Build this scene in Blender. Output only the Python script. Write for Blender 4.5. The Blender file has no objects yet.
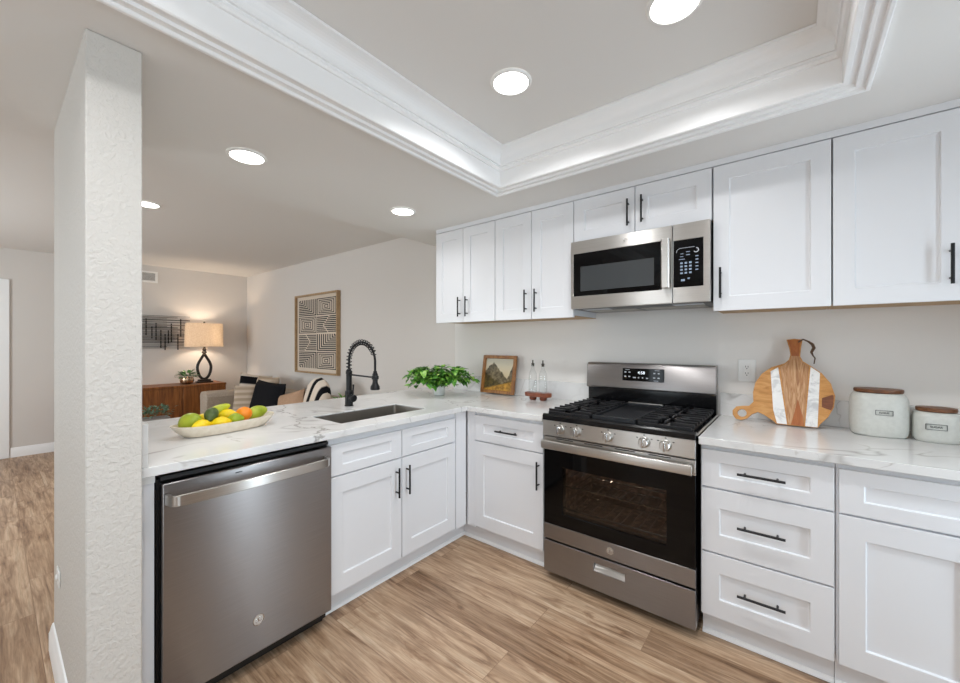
import bpy, bmesh, math, random
from mathutils import Vector, Matrix
C = bpy.context.scene
COL = C.collection
PI = math.pi

# ------------------------------------------------------------------ camera
cam_d = bpy.data.cameras.new('camera')
cam = bpy.data.objects.new('camera', cam_d)
COL.objects.link(cam)
cam.location = (1.744, -2.7025, 1.3548)
cam.rotation_euler = (PI/2, 0, math.radians(38.64))
cam_d.sensor_width = 36.0
cam_d.lens = 36.0*391.6/960
cam_d.shift_y = 1.5/960
cam_d.clip_start = 0.02
C.camera = cam

# ------------------------------------------------------------------ world, light, exposure
w = bpy.data.worlds.new('world'); C.world = w; w.use_nodes = True
w.node_tree.nodes['Background'].inputs[0].default_value = (0.75, 0.87, 1.0, 1)
w.node_tree.nodes['Background'].inputs[1].default_value = 1.6
vs = C.view_settings
vs.view_transform = 'Standard'; vs.look = 'None'; vs.gamma = 1.0; vs.exposure = 0.06
try: vs.use_curve_mapping = False
except Exception: pass
C.cycles.max_bounces = 10
C.cycles.diffuse_bounces = 7
C.cycles.glossy_bounces = 5
C.cycles.transparent_max_bounces = 12
C.cycles.caustics_reflective = False
C.cycles.caustics_refractive = False
C.cycles.sample_clamp_indirect = 6.0
C.cycles.use_denoising = True

def area(name, loc, rot, sx, sy, power, col=(1, 1, 1), shape='RECTANGLE', spread=PI):
    d = bpy.data.lights.new(name, 'AREA'); d.shape = shape; d.size = sx; d.size_y = sy
    d.energy = power; d.color = col; d.spread = spread
    o = bpy.data.objects.new(name, d); COL.objects.link(o); o.location = loc; o.rotation_euler = rot
    return o
# area lights outside unseen windows behind and beside the camera, most added as fill
area('unseen_window_light', (-0.02, -5.05, 1.35), (PI/2, 0, 0), 0.62, 1.7, 8, (0.92, 0.96, 1.0))
area('unseen_window_light', (2.95+0.16, -0.98, 1.05), (PI/2, 0, PI/2), 0.24, 1.9, 24, (0.76, 0.88, 1.0))  # added narrow window light, makes the bright streak on the dishwasher door
area('unseen_window_light', (-3.3, -5.05, 1.45), (PI/2, 0, 0), 1.8, 1.3, 85, (.93, 0.965, 1))  # added window light for the living room
area('unseen_window_light', (1.75, -5.05, 1.45), (PI/2, 0, 0), 1.3, 1.3, 12, (0.95, 0.97, 1.0))  # added fill from behind the camera
area('unseen_window_light', (2.95+0.16, -3.6, 1.45), (PI/2, 0, PI/2), 1.5, 1.3, 28, (0.84, 0.92, 1.0))  # added to brighten the hall wall from the right

# ------------------------------------------------------------------ materials
def lin(h):
    h = h.lstrip('#'); r = []
    for i in (0, 2, 4):
        v = int(h[i:i+2], 16)/255
        r.append(v/12.92 if v <= .04045 else ((v+.055)/1.055)**2.4)
    return (*r, 1)
def mat(name, col, rough=.5, metal=0, spec=.5, coat=0):
    m = bpy.data.materials.new(name); m.use_nodes = True
    b = m.node_tree.nodes['Principled BSDF']
    b.inputs['Base Color'].default_value = lin(col) if isinstance(col, str) else (*col, 1)
    b.inputs['Roughness'].default_value = rough; b.inputs['Metallic'].default_value = metal
    b.inputs['Specular IOR Level'].default_value = spec; b.inputs['Coat Weight'].default_value = coat
    return m
def N(m, t, **k):
    n = m.node_tree.nodes.new(t)
    for a, v in k.items(): setattr(n, a, v)
    return n
def L(m, a, b): m.node_tree.links.new(a, b)
def bsdf(m): return m.node_tree.nodes['Principled BSDF']
def coords(m, scale=(1, 1, 1), rot=(0, 0, 0)):
    t = N(m, 'ShaderNodeTexCoord'); p = N(m, 'ShaderNodeMapping')
    p.inputs['Scale'].default_value = scale; p.inputs['Rotation'].default_value = rot
    L(m, t.outputs['Object'], p.inputs[0]); return p.outputs[0]
def noise(m, vec, scale, detail=3, rough=.5, dist=0):
    n = N(m, 'ShaderNodeTexNoise'); n.inputs['Scale'].default_value = scale; n.inputs['Detail'].default_value = detail
    n.inputs['Roughness'].default_value = rough; n.inputs['Distortion'].default_value = dist
    L(m, vec, n.inputs['Vector']); return n.outputs['Fac']
def ramp(m, fac, stops):
    r = N(m, 'ShaderNodeValToRGB'); e = r.color_ramp.elements
    while len(e) < len(stops): e.new(0.5)
    for i, (p, c) in enumerate(stops):
        e[i].position = p; e[i].color = lin(c) if isinstance(c, str) else (*c, 1)
    L(m, fac, r.inputs[0]); return r.outputs[0]
def bump(m, fac, strength, dist=.002):
    b = N(m, 'ShaderNodeBump'); b.inputs['Strength'].default_value = strength; b.inputs['Distance'].default_value = dist
    L(m, fac, b.inputs['Height']); L(m, b.outputs[0], bsdf(m).inputs['Normal'])
def mix(m, fac, a, b, mode='MIX'):
    x = N(m, 'ShaderNodeMix', data_type='RGBA', blend_type=mode)
    for s, v in ((x.inputs[0], fac), (x.inputs[6], a), (x.inputs[7], b)):
        if hasattr(v, 'links'): L(m, v, s)
        elif isinstance(v, (int, float)): s.default_value = v
        else: s.default_value = lin(v) if isinstance(v, str) else (*v, 1)
    return x.outputs[2]

M = {}
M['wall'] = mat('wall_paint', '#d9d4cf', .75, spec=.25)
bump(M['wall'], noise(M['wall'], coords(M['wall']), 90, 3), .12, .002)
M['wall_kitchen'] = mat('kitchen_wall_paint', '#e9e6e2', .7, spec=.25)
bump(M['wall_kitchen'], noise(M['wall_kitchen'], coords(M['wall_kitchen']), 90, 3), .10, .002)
M['stub'] = mat('textured_wall_paint', '#cfcbc5', .6, spec=.3)
bump(M['stub'], noise(M['stub'], coords(M['stub']), 70, 2, .5, .6), 1.0, .004)
M['ceil'] = mat('ceiling_paint', '#e6e4e1', .85, spec=.2)
bump(M['ceil'], noise(M['ceil'], coords(M['ceil']), 70, 3), .12, .002)
M['trim'] = mat('white_trim_paint', '#f6f6f6', .35)
M['cab'] = mat('white_cabinet_paint', '#e3e4e7', .32)
M['ply'] = mat('plywood_edge', '#b99a74', .6)
M['black'] = mat('matte_black_metal', '#141416', .38, .3)
M['gap'] = mat('black_plastic', '#0b0b0c', .45)
M['iron'] = mat('cast_iron', '#17171a', .38, .2)
M['enamel'] = mat('black_enamel', '#0b0b0d', .12)
M['glass_black'] = mat('black_glass', '#060607', .05, spec=.22)
M['rubber'] = mat('rubber', '#18181a', .7)
M['white_plastic'] = mat('white_plastic', '#efefed', .35)
M['chrome'] = mat('chrome', '#d8d8d8', .12, 1)
M['mark'] = mat('printed_marks', '#c9cdd4', .5)
M['key'] = mat('keypad_print', '#8fa0b4', .5)

def steel(name, col, rough, horizontal=True):
    m = mat(name, col, rough, 1.0)
    v = coords(m, (2, 2, 260) if horizontal else (260, 260, 2))
    f = noise(m, v, 3, 2)
    c = ramp(m, f, [(.3, tuple(x*.93 for x in lin(col)[:3])), (.7, tuple(min(1, x*1.04) for x in lin(col)[:3]))])
    L(m, c, bsdf(m).inputs['Base Color'])
    bsdf(m).inputs['Anisotropic'].default_value = .85
    t = N(m, 'ShaderNodeTangent', direction_type='RADIAL', axis='Z'); L(m, t.outputs[0], bsdf(m).inputs['Tangent'])
    bsdf(m).inputs['Anisotropic Rotation'].default_value = .25 if horizontal else 0
    return m
M['steel'] = steel('brushed_stainless_steel', '#959190', .30)
M['steel_light'] = steel('satin_stainless_steel', '#c6c2bd', .30)
M['basin'] = mat('sink_steel', '#a39d95', .42, 1)

def make_floor():
    m = mat('oak_plank_floor', '#b08a68', .42)
    v = coords(m)
    br = N(m, 'ShaderNodeTexBrick'); L(m, v, br.inputs['Vector'])
    br.offset = .37; br.offset_frequency = 2; br.squash = 1
    br.inputs['Color1'].default_value = (0, 0, 0, 1); br.inputs['Color2'].default_value = (1, 1, 1, 1); br.inputs['Mortar'].default_value = (.5, .5, .5, 1)
    br.inputs['Scale'].default_value = 1; br.inputs['Mortar Size'].default_value = .0016; br.inputs['Mortar Smooth'].default_value = .3
    br.inputs['Bias'].default_value = 0; br.inputs['Brick Width'].default_value = 1.22; br.inputs['Row Height'].default_value = .183
    # every plank shifts the grain by its own amount
    sep = N(m, 'ShaderNodeVectorMath', operation='MULTIPLY_ADD'); L(m, br.outputs['Color'], sep.inputs[0])
    sep.inputs[1].default_value = (7, 3, 5); L(m, v, sep.inputs[2])
    def strn(sc):
        p = N(m, 'ShaderNodeMapping'); p.inputs['Scale'].default_value = sc; L(m, sep.outputs[0], p.inputs[0]); return p.outputs[0]
    g1 = noise(m, strn((1.3, 15, 1)), 1.7, 6, .65, .7)
    g2 = noise(m, strn((3.5, 85, 1)), 1.5, 4, .65, .3)
    g3 = noise(m, strn((2.2, 8, 1)), 1.5, 4, .55, 1.2)
    base = ramp(m, g1, [(.3, '#7f624b'), (.42, '#ab8c70'), (.56, '#c8ab8e'), (.72, '#dac4aa')])
    fine = ramp(m, g2, [(.3, '#9a9088'), (.6, '#ffffff')])
    c = mix(m, .5, base, fine, 'MULTIPLY')
    tone = ramp(m, br.outputs['Color'], [(0, '#c9beb4'), (.5, '#efe9e3'), (1, '#ffffff')])
    c = mix(m, .8, c, tone, 'MULTIPLY')
    knots = ramp(m, g3, [(.24, '#6b4a36'), (.34, '#c9b8aa'), (.42, '#ffffff')])
    c = mix(m, .6, c, knots, 'MULTIPLY')
    sf = N(m, 'ShaderNodeMath', operation='MULTIPLY'); sf.inputs[1].default_value = .65; L(m, br.outputs['Fac'], sf.inputs[0])
    c = mix(m, sf.outputs[0], c, '#7a5c44')
    L(m, c, bsdf(m).inputs['Base Color'])
    rr = ramp(m, g2, [(0, (.5, .5, .5)), (1, (.34, .34, .34))]); L(m, rr, bsdf(m).inputs['Roughness'])
    bump(m, g2, .12, .001)
    return m
M['floor'] = make_floor()

def wood(name, stops, sc=(1, 12, 12), scale=3, rough=.42, dist=1.2):
    m = mat(name, stops[0][1], rough)
    f = noise(m, coords(m, sc), scale, 5, .6, dist)
    L(m, ramp(m, f, stops), bsdf(m).inputs['Base Color']); bump(m, f, .08, .001)
    return m
M['walnut'] = wood('walnut_veneer', [(.3, '#5e3618'), (.5, '#824d22'), (.7, '#9a6230')], (14, 14, 1), 2.5)
M['oakframe'] = wood('pale_oak', [(.3, '#9a7c58'), (.7, '#b89a74')], (6, 6, 6), 4)
M['honey'] = wood('honey_wood', [(.3, '#754819'), (.5, '#935f28'), (.7, '#ab783e')], (9, 3, 3), 4)
M['acacia'] = wood('acacia_wood', [(.25, '#8c5a34'), (.45, '#b07e52'), (.6, '#c79c72'), (.8, '#d8b48c')], (16, 4, 1.6), 3.5, .45, 2.2)
M['acacia_red'] = wood('red_acacia_wood', [(.25, '#86421a'), (.5, '#a9602c'), (.8, '#bd7a40')], (12, 3, 1.5), 4)
M['acacia_dark'] = wood('dark_acacia_wood', [(.25, '#5c2e16'), (.6, '#834a28')], (3, 3, 12), 5)
M['golden'] = wood('golden_acacia_wood', [(.25, '#a86e2e'), (.5, '#c48a48'), (.8, '#d4a264')], (3, 3, 12), 4)
M['lidwood'] = wood('lid_wood', [(.3, '#5a361e'), (.7, '#7c4e2c')], (2, 14, 2), 5)
M['redwood'] = wood('reddish_wood', [(.3, '#682f19'), (.7, '#8c4a29')], (3, 8, 3), 5)
M['darkwood'] = mat('espresso_wood', '#1f1612', .4)

def quartz():
    m = mat('white_veined_quartz', '#e6e6e5', .16)
    v = coords(m)
    def vein(scale, off, width, seed):
        p = N(m, 'ShaderNodeMapping'); p.inputs['Location'].default_value = seed; p.inputs['Rotation'].default_value = (.3, .2, off); L(m, v, p.inputs[0])
        n = noise(m, p.outputs[0], scale, 4, .55, .9)
        s = N(m, 'ShaderNodeMath', operation='SUBTRACT'); s.inputs[1].default_value = .5; L(m, n, s.inputs[0])
        a = N(m, 'ShaderNodeMath', operation='ABSOLUTE'); L(m, s.outputs[0], a.inputs[0])
        return ramp(m, a.outputs[0], [(0, (1, 1, 1)), (width, (0, 0, 0))])
    a0 = vein(1.0, .5, .010, (7.3, 2.1, .4)); b = vein(2.0, 1.1, .006, (.2, 5.3, 2.2))
    ga = ramp(m, noise(m, v, 1.4, 2), [(.46, (.12, .12, .12)), (.60, (1, 1, 1))])
    a = mix(m, 1.0, a0, ga, 'MULTIPLY')
    gate = ramp(m, noise(m, v, 2.1, 2), [(.42, (0, 0, 0)), (.58, (1, 1, 1))])
    b2 = mix(m, 1.0, b, gate, 'MULTIPLY')
    cl = ramp(m, noise(m, v, 1.8, 4, .6), [(.35, '#d8d8d8'), (.6, '#e5e5e4')])
    c = mix(m, 0, cl, cl)
    x = N(m, 'ShaderNodeMath', operation='MULTIPLY'); x.inputs[1].default_value = .62; L(m, a, x.inputs[0])
    c = mix(m, x.outputs[0], c, '#908b86')
    y = N(m, 'ShaderNodeMath', operation='MULTIPLY'); y.inputs[1].default_value = .5; L(m, b2, y.inputs[0])
    c = mix(m, y.outputs[0], c, '#a09a92')
    # two broader grey veins that cross the peninsula slab at the sink's ends, in the slab's own coordinates
    def math_(op, a, b):
        n = N(m, 'ShaderNodeMath', operation=op)
        for k, q in enumerate((a, b)):
            if hasattr(q, 'links'): L(m, q, n.inputs[k])
            else: n.inputs[k].default_value = q
        return n.outputs[0]
    sp = N(m, 'ShaderNodeSeparateXYZ'); L(m, v, sp.inputs[0])
    wob = math_('MULTIPLY', math_('SUBTRACT', noise(m, v, 5.5, 4, .62), .5), .42)
    for y0, slope, wd, st in ((-.66, -.30, .013, .75), (.42, -.55, .007, .6)):
        dist = math_('ABSOLUTE', math_('ADD', math_('SUBTRACT', math_('SUBTRACT', sp.outputs['Y'], math_('MULTIPLY', sp.outputs['X'], slope)), y0), wob), 0)
        mk_ = ramp(m, dist, [(0, (st, st, st)), (wd, (0, 0, 0))])
        c = mix(m, mk_, c, '#8a8680')
    L(m, c, bsdf(m).inputs['Base Color'])
    return m
M['quartz'] = quartz()
def marble():
    m = mat('white_marble', '#e6e4e2', .25)
    f = noise(m, coords(m), 14, 5, .65, 1.5)
    L(m, ramp(m, f, [(.36, '#c9c8c8'), (.5, '#ecebe9'), (.7, '#f2f1ef')]), bsdf(m).inputs['Base Color']); return m
M['marble'] = marble()
def cloth(name, c1, c2, sc=(120, 120, 120), rough=.9):
    m = mat(name, c1, rough, spec=.15)
    f = noise(m, coords(m, sc), 1, 2)
    L(m, ramp(m, f, [(.35, c1), (.65, c2)]), bsdf(m).inputs['Base Color']); bump(m, f, .4, .002); return m
M['linen'] = cloth('beige_linen', '#a99a8a', '#bfb1a2')
M['cream'] = cloth('cream_cloth', '#d8cabb', '#e4d8ca')
M['blackcloth'] = cloth('black_cloth', '#0d0d10', '#1a1a1e')
M['tan'] = cloth('tan_cloth', '#a3836a', '#b6967c')
def striped(name, c1, c2, freq, axis, w, sm=.05):
    m = mat(name, c1, .9, spec=.15)
    t = N(m, 'ShaderNodeTexCoord'); s = N(m, 'ShaderNodeSeparateXYZ'); L(m, t.outputs['Object'], s.inputs[0])
    a = N(m, 'ShaderNodeMath', operation='MULTIPLY'); a.inputs[1].default_value = freq; L(m, s.outputs[axis], a.inputs[0])
    b = N(m, 'ShaderNodeMath', operation='FRACT'); L(m, a.outputs[0], b.inputs[0])
    L(m, ramp(m, b.outputs[0], [(w-sm, c1), (w+sm, c2)]), bsdf(m).inputs['Base Color']); return m
M['stripe_beige'] = striped('beige_striped_cloth', '#c3b19e', '#a5937f', 14, 'Z', .5, .12)
M['stripe_bw'] = striped('black_striped_cloth', '#cfc2b4', '#101013', 5.2, 'Z', .45)
M['zebra'] = striped('curved_black_stripes_cloth', '#d9ccbd', '#121215', 5.5, 'X', .62)
M['stone'] = mat('stoneware_glaze', '#c6c6c0', .4)
f_ = noise(M['stone'], coords(M['stone']), 60, 3)
L(M['stone'], ramp(M['stone'], f_, [(.4, '#cccdc7'), (.6, '#d1d2cc')]), bsdf(M['stone']).inputs['Base Color'])
M['ceramic'] = mat('white_ceramic', '#e8e8e6', .25)
M['bowl'] = mat('cream_stoneware', '#d8cbb4', .45)
f_ = noise(M['bowl'], coords(M['bowl']), 40, 3)
L(M['bowl'], ramp(M['bowl'], f_, [(.35, '#d6cab6'), (.6, '#dfd4c2')]), bsdf(M['bowl']).inputs['Base Color'])
M['metalpot'] = mat('champagne_metal', '#c9ab8c', .22, 1)
M['greypot'] = mat('grey_cement', '#a09c98', .7)
def leafmat(name, c1, c2, c3, rough=.4):
    m = mat(name, c1, rough)
    f = noise(m, coords(m), 22, 2); L(m, ramp(m, f, [(.35, c1), (.5, c2), (.68, c3)]), bsdf(m).inputs['Base Color']); return m
M['leaf'] = leafmat('pothos_leaf', '#2f661f', '#579632', '#98c456')
M['leaf_dark'] = leafmat('fern_leaf', '#2c5424', '#44713a', '#5c8a4c')
M['leaf_grey'] = leafmat('eucalyptus_leaf', '#4c6a56', '#6a8a72', '#88a48c', .6)
M['stem'] = mat('plant_stem', '#4c6a2c', .6)
def fruit(name, c1, c2, sc=9, rough=.38):
    m = mat(name, c1, rough)
    L(m, ramp(m, noise(m, coords(m), sc, 3), [(.35, c1), (.65, c2)]), bsdf(m).inputs['Base Color'])
    bump(m, noise(m, coords(m), 260, 2), .15, .001); return m
M['lemon'] = fruit('lemon_skin', '#f0c808', '#f8dc20')
M['lime'] = fruit('lime_skin', '#869c1a', '#a9b82c')
M['mango'] = fruit('green_mango_skin', '#8a9c1c', '#b4bf34', 12)
M['pear'] = fruit('yellow_green_skin', '#a8b418', '#ccd030')
M['orange'] = fruit('orange_skin', '#f08008', '#fa9a18')
M['avocado'] = fruit('avocado_skin', '#34461a', '#52642a', 30, .45)
M['bark'] = mat('fruit_stalk', '#2c3014', .7)

def glow(name, col, s):
    m = bpy.data.materials.new(name); m.use_nodes = True; nt = m.node_tree; nt.nodes.clear()
    e = nt.nodes.new('ShaderNodeEmission'); e.inputs[0].default_value = (*col, 1); e.inputs[1].default_value = s
    o = nt.nodes.new('ShaderNodeOutputMaterial'); nt.links.new(e.outputs[0], o.inputs[0]); return m
M['lens'] = glow('lit_lamp_lens', (1, .97, .93), 9)
M['digits'] = glow('lit_clock_digits', (.85, .93, 1), 1.6)
def thin(name, tint, gl=.08, rough=.02):
    m = bpy.data.materials.new(name); m.use_nodes = True; nt = m.node_tree; nt.nodes.clear()
    t = nt.nodes.new('ShaderNodeBsdfTransparent'); t.inputs[0].default_value = (*tint, 1)
    g = nt.nodes.new('ShaderNodeBsdfGlossy'); g.inputs['Roughness'].default_value = rough
    lw = nt.nodes.new('ShaderNodeLayerWeight'); lw.inputs[0].default_value = .12
    mx = nt.nodes.new('ShaderNodeMixShader'); o = nt.nodes.new('ShaderNodeOutputMaterial')
    nt.links.new(lw.outputs[1], mx.inputs[0]); nt.links.new(t.outputs[0], mx.inputs[1]); nt.links.new(g.outputs[0], mx.inputs[2]); nt.links.new(mx.outputs[0], o.inputs[0]); return m
M['pane'] = thin('window_pane', (.95, .97, .97))
M['bottle'] = thin('clear_bottle_glass', (.95, .96, .96))
M['oven_pane'] = thin('tinted_oven_glass', (.6, .56, .53))
def shade():
    m = mat('linen_lamp_shade', '#e6dfd4', .9, spec=.1)
    f = noise(m, coords(m, (60, 60, 60)), 1, 3)
    L(m, ramp(m, f, [(.35, '#d8c8b2'), (.65, '#efe4d4')]), bsdf(m).inputs['Base Color'])
    nt = m.node_tree; tr = N(m, 'ShaderNodeBsdfTranslucent'); tr.inputs[0].default_value = lin('#e2d8ca')
    mx = N(m, 'ShaderNodeMixShader'); mx.inputs[0].default_value = .45
    o = nt.nodes['Material Output']; L(m, bsdf(m).outputs[0], mx.inputs[1]); L(m, tr.outputs[0], mx.inputs[2]); L(m, mx.outputs[0], o.inputs[0]); return m
M['shade'] = shade()
def speckled():
    m = mat('speckled_oven_enamel', '#4a3830', .5)
    v = N(m, 'ShaderNodeTexVoronoi'); v.inputs['Scale'].default_value = 26; L(m, coords(m), v.inputs['Vector'])
    L(m, ramp(m, v.outputs['Distance'], [(.1, '#9a8272'), (.6, '#56443a')]), bsdf(m).inputs['Base Color']); return m
M['cavity'] = speckled()
def painting():
    """a valley: cream sky, a brown mountain, a cliff at the right, golden ground"""
    m = mat('landscape_painting', '#8a7a5c', .5)
    t = N(m, 'ShaderNodeTexCoord'); s = N(m, 'ShaderNodeSeparateXYZ'); L(m, t.outputs['Generated'], s.inputs[0])
    def ma(op, a, b=None):
        n = N(m, 'ShaderNodeMath', operation=op)
        for k, v in enumerate((a, b)):
            if v is None: continue
            if hasattr(v, 'links'): L(m, v, n.inputs[k])
            else: n.inputs[k].default_value = v
        return n.outputs[0]
    nz = noise(m, coords(m, (1, 1, 1)), 24, 5, .62)
    x, z = s.outputs['X'], ma('ADD', s.outputs['Z'], ma('MULTIPLY', ma('SUBTRACT', nz, .5), .22))
    ridge = ma('MAXIMUM', ma('SUBTRACT', .90, ma('MULTIPLY', ma('ABSOLUTE', ma('SUBTRACT', x, .28)), 1.0)), ma('MULTIPLY', ma('SUBTRACT', x, .66), 2.6))
    below = ramp(m, ma('SUBTRACT', ridge, z), [(.0, (0, 0, 0)), (.03, (1, 1, 1))])
    rock = ramp(m, nz, [(.35, '#3f382a'), (.5, '#6e634c'), (.65, '#9a8c6e')])
    sky = ramp(m, s.outputs['Z'], [(.5, '#d8c8a4'), (.9, '#c9c3b0')])
    c = mix(m, below, sky, rock)
    dark = ramp(m, ma('SUBTRACT', z, ma('MULTIPLY', ma('ABSOLUTE', ma('SUBTRACT', x, .62)), .55)), [(.18, (1, 1, 1)), (.24, (0, 0, 0))])
    c = mix(m, dark, c, ramp(m, nz, [(.38, '#2e2a1a'), (.62, '#6a5a30')]))
    gold = ramp(m, ma('SUBTRACT', ma('ADD', .06, ma('MULTIPLY', x, .26)), z), [(.0, (0, 0, 0)), (.04, (1, 1, 1))])
    c = mix(m, gold, c, ramp(m, nz, [(.38, '#8a6420'), (.6, '#cf9c3c')]))
    L(m, c, bsdf(m).inputs['Base Color']); return m
M['painting'] = painting()

# ------------------------------------------------------------------ mesh helpers
class MB:
    def __init__(s): s.bm = bmesh.new(); s.mi = 0
    def face(s, vs, rev=False):
        try:
            f = s.bm.faces.new(vs[::-1] if rev else vs); f.material_index = s.mi; return f
        except ValueError: return None
    def poly(s, pts): return s.face([s.bm.verts.new(p) for p in pts])
    def box(s, x0, x1, y0, y1, z0, z1):
        v = [s.bm.verts.new((x, y, z)) for z in (z0, z1) for y in (y0, y1) for x in (x0, x1)]
        for f in ((0, 2, 3, 1), (4, 5, 7, 6), (0, 1, 5, 4), (2, 6, 7, 3), (0, 4, 6, 2), (1, 3, 7, 5)): s.face([v[i] for i in f])
        return s
    def tube(s, pts, r, seg=10, closed=False, caps=True):
        pts = [Vector(p) for p in pts]; n = len(pts); rings = []
        up = None
        for i, p in enumerate(pts):
            a = pts[(i-1) % n] if (closed or i) else p; b = pts[(i+1) % n] if (closed or i < n-1) else p
            d = (b-a).normalized() if (b-a).length > 1e-9 else Vector((0, 0, 1))
            if up is None: up = d.orthogonal().normalized()
            x = (up - d*up.dot(d)); x = x.normalized() if x.length > 1e-6 else d.orthogonal().normalized()
            up = x; y = d.cross(x); rr = r[i] if isinstance(r, (list, tuple)) else r
            rings.append([s.bm.verts.new(p + rr*(math.cos(2*PI*k/seg)*x + math.sin(2*PI*k/seg)*y)) for k in range(seg)])
        for i in range(n if closed else n-1):
            A, B = rings[i], rings[(i+1) % n]
            for k in range(seg): s.face([A[k], A[(k+1) % seg], B[(k+1) % seg], B[k]])
        if caps and not closed: s.face(rings[0], True); s.face(rings[-1])
        return s
    def lathe(s, prof, c=(0, 0, 0), seg=28, axis='z', sx=1, sy=1, caps=True):
        rings = []
        for r, h in prof:
            ring = []
            for k in range(seg):
                a = 2*PI*k/seg; u, v = r*math.cos(a)*sx, r*math.sin(a)*sy
                p = {'z': (u, v, h), 'y': (u, -h, v), 'x': (h, u, v)}[axis]
                ring.append(s.bm.verts.new((c[0]+p[0], c[1]+p[1], c[2]+p[2])))
            rings.append(ring)
        for A, B in zip(rings, rings[1:]):
            for k in range(seg): s.face([A[k], A[(k+1) % seg], B[(k+1) % seg], B[k]])
        if caps: s.face(rings[0], True); s.face(rings[-1])
        return s
    def prism(s, poly, f0, f1):
        """poly: 2D points, f0/f1 map (a,b) to the two end faces"""
        A = [s.bm.verts.new(f0(*p)) for p in poly]; B = [s.bm.verts.new(f1(*p)) for p in poly]
        n = len(poly); s.face(A, True); s.face(B)
        for i in range(n): s.face([A[i], A[(i+1) % n], B[(i+1) % n], B[i]])
        return s
    def cells(s, us, vs, keep, f0, f1):
        """a slab made of grid cells (i, j) for which keep() holds: openings have real reveals"""
        g = {}
        def V(i, j, t):
            if (i, j, t) not in g: g[(i, j, t)] = s.bm.verts.new((f0, f1)[t](us[i], vs[j]))
            return g[(i, j, t)]
        nu, nv = len(us)-1, len(vs)-1
        k = lambda i, j: 0 <= i < nu and 0 <= j < nv and keep((us[i]+us[i+1])/2, (vs[j]+vs[j+1])/2)
        for i in range(nu):
            for j in range(nv):
                if not k(i, j): continue
                s.face([V(i, j, 0), V(i, j+1, 0), V(i+1, j+1, 0), V(i+1, j, 0)])
                s.face([V(i, j, 1), V(i+1, j, 1), V(i+1, j+1, 1), V(i, j+1, 1)])
                for (di, dj, a, b) in ((-1, 0, (i, j), (i, j+1)), (1, 0, (i+1, j+1), (i+1, j)), (0, -1, (i+1, j), (i, j)), (0, 1, (i, j+1), (i+1, j+1))):
                    if not k(i+di, j+dj): s.face([V(*a, 0), V(*a, 1), V(*b, 1), V(*b, 0)])
        return s
    def ball(s, c, rx, ry, rz, seg=20, rings=12, fn=None):
        R = []
        for i in range(1, rings):
            t = PI*i/rings; ring = []
            for k in range(seg):
                a = 2*PI*k/seg; p = Vector((math.sin(t)*math.cos(a), math.sin(t)*math.sin(a), math.cos(t)))
                if fn: p = Vector(fn(p))
                ring.append(s.bm.verts.new((c[0]+p.x*rx, c[1]+p.y*ry, c[2]+p.z*rz)))
            R.append(ring)
        def pole(z):
            p = Vector((0, 0, z)); p = Vector(fn(p)) if fn else p
            return s.bm.verts.new((c[0]+p.x*rx, c[1]+p.y*ry, c[2]+p.z*rz))
        T, B = pole(1), pole(-1)
        for k in range(seg): s.face([T, R[0][k], R[0][(k+1) % seg]]); s.face([B, R[-1][(k+1) % seg], R[-1][k]])
        for A, D in zip(R, R[1:]):
            for k in range(seg): s.face([A[k], D[k], D[(k+1) % seg], A[(k+1) % seg]])
        return s
    def build(s, name, m, parent=None, origin=None, bevel=0, smooth=True, seg=2):
        o0 = Vector((0, 0, 0))
        if parent is not None: o0 = ORIG[parent.name]
        elif origin: o0 = Vector(origin)
        bmesh.ops.recalc_face_normals(s.bm, faces=s.bm.faces[:])
        for v in s.bm.verts: v.co -= o0
        me = bpy.data.meshes.new(name); s.bm.to_mesh(me); s.bm.free()
        for q in (m if isinstance(m, (list, tuple)) else [m]): me.materials.append(M[q])
        if smooth:
            for p in me.polygons: p.use_smooth = True
            me.set_sharp_from_angle(angle=math.radians(35))
        o = bpy.data.objects.new(name, me); COL.objects.link(o)
        if parent is not None: o.parent = parent; ORIG[o.name] = o0
        else: o.location = o0; ORIG[o.name] = o0
        if bevel:
            b = o.modifiers.new('bevel', 'BEVEL'); b.width = bevel; b.segments = seg; b.limit_method = 'ANGLE'; b.angle_limit = math.radians(40)
        return o
ORIG = {}
def tag(o, label, cat, group=None):
    o['label'] = label; o['category'] = cat
    if group: o['group'] = group
    return o
def thing(name, label, cat, loc, group=None):
    o = bpy.data.objects.new(name, None); COL.objects.link(o); o.location = loc; o.empty_display_size = .05
    ORIG[o.name] = Vector(loc); return tag(o, label, cat, group)
def struct(o): o['kind'] = 'structure'; return o
def bx(*a): return MB().box(*a)
def text(name, body, size, mx, m, parent, depth=.0004):
    c = bpy.data.curves.new('t', 'FONT'); c.body = body; c.size = size; c.extrude = depth; c.align_x = 'CENTER'; c.align_y = 'CENTER'
    t = bpy.data.objects.new('t', c); COL.objects.link(t)
    me = bpy.data.meshes.new_from_object(t); bpy.data.objects.remove(t); bpy.data.curves.remove(c)
    me.transform(Matrix.Translation(-ORIG[parent.name]) @ mx); me.name = name; me.materials.clear(); me.materials.append(M[m])
    o = bpy.data.objects.new(name, me); COL.objects.link(o); o.parent = parent; ORIG[o.name] = ORIG[parent.name].copy(); return o
# run frames: u along the run, d outwards, z up
def FB(y0): return lambda u, d, z: (u, y0-d, z)          # back run, faces -y
def FP(x0): return lambda u, d, z: (x0+d, u, z)          # peninsula, faces +x
FACE_Y = Matrix.Rotation(PI/2, 4, 'X')                    # text that faces -y

# ------------------------------------------------------------------ setting
XL, XR, YF, ZK, ZL = -5.48, 2.95, -4.9, 2.30, 2.47
struct(MB().box(XL-.2, XR+.2, YF-.2, .2, -.05, 0).build('floor', 'floor'))
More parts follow.
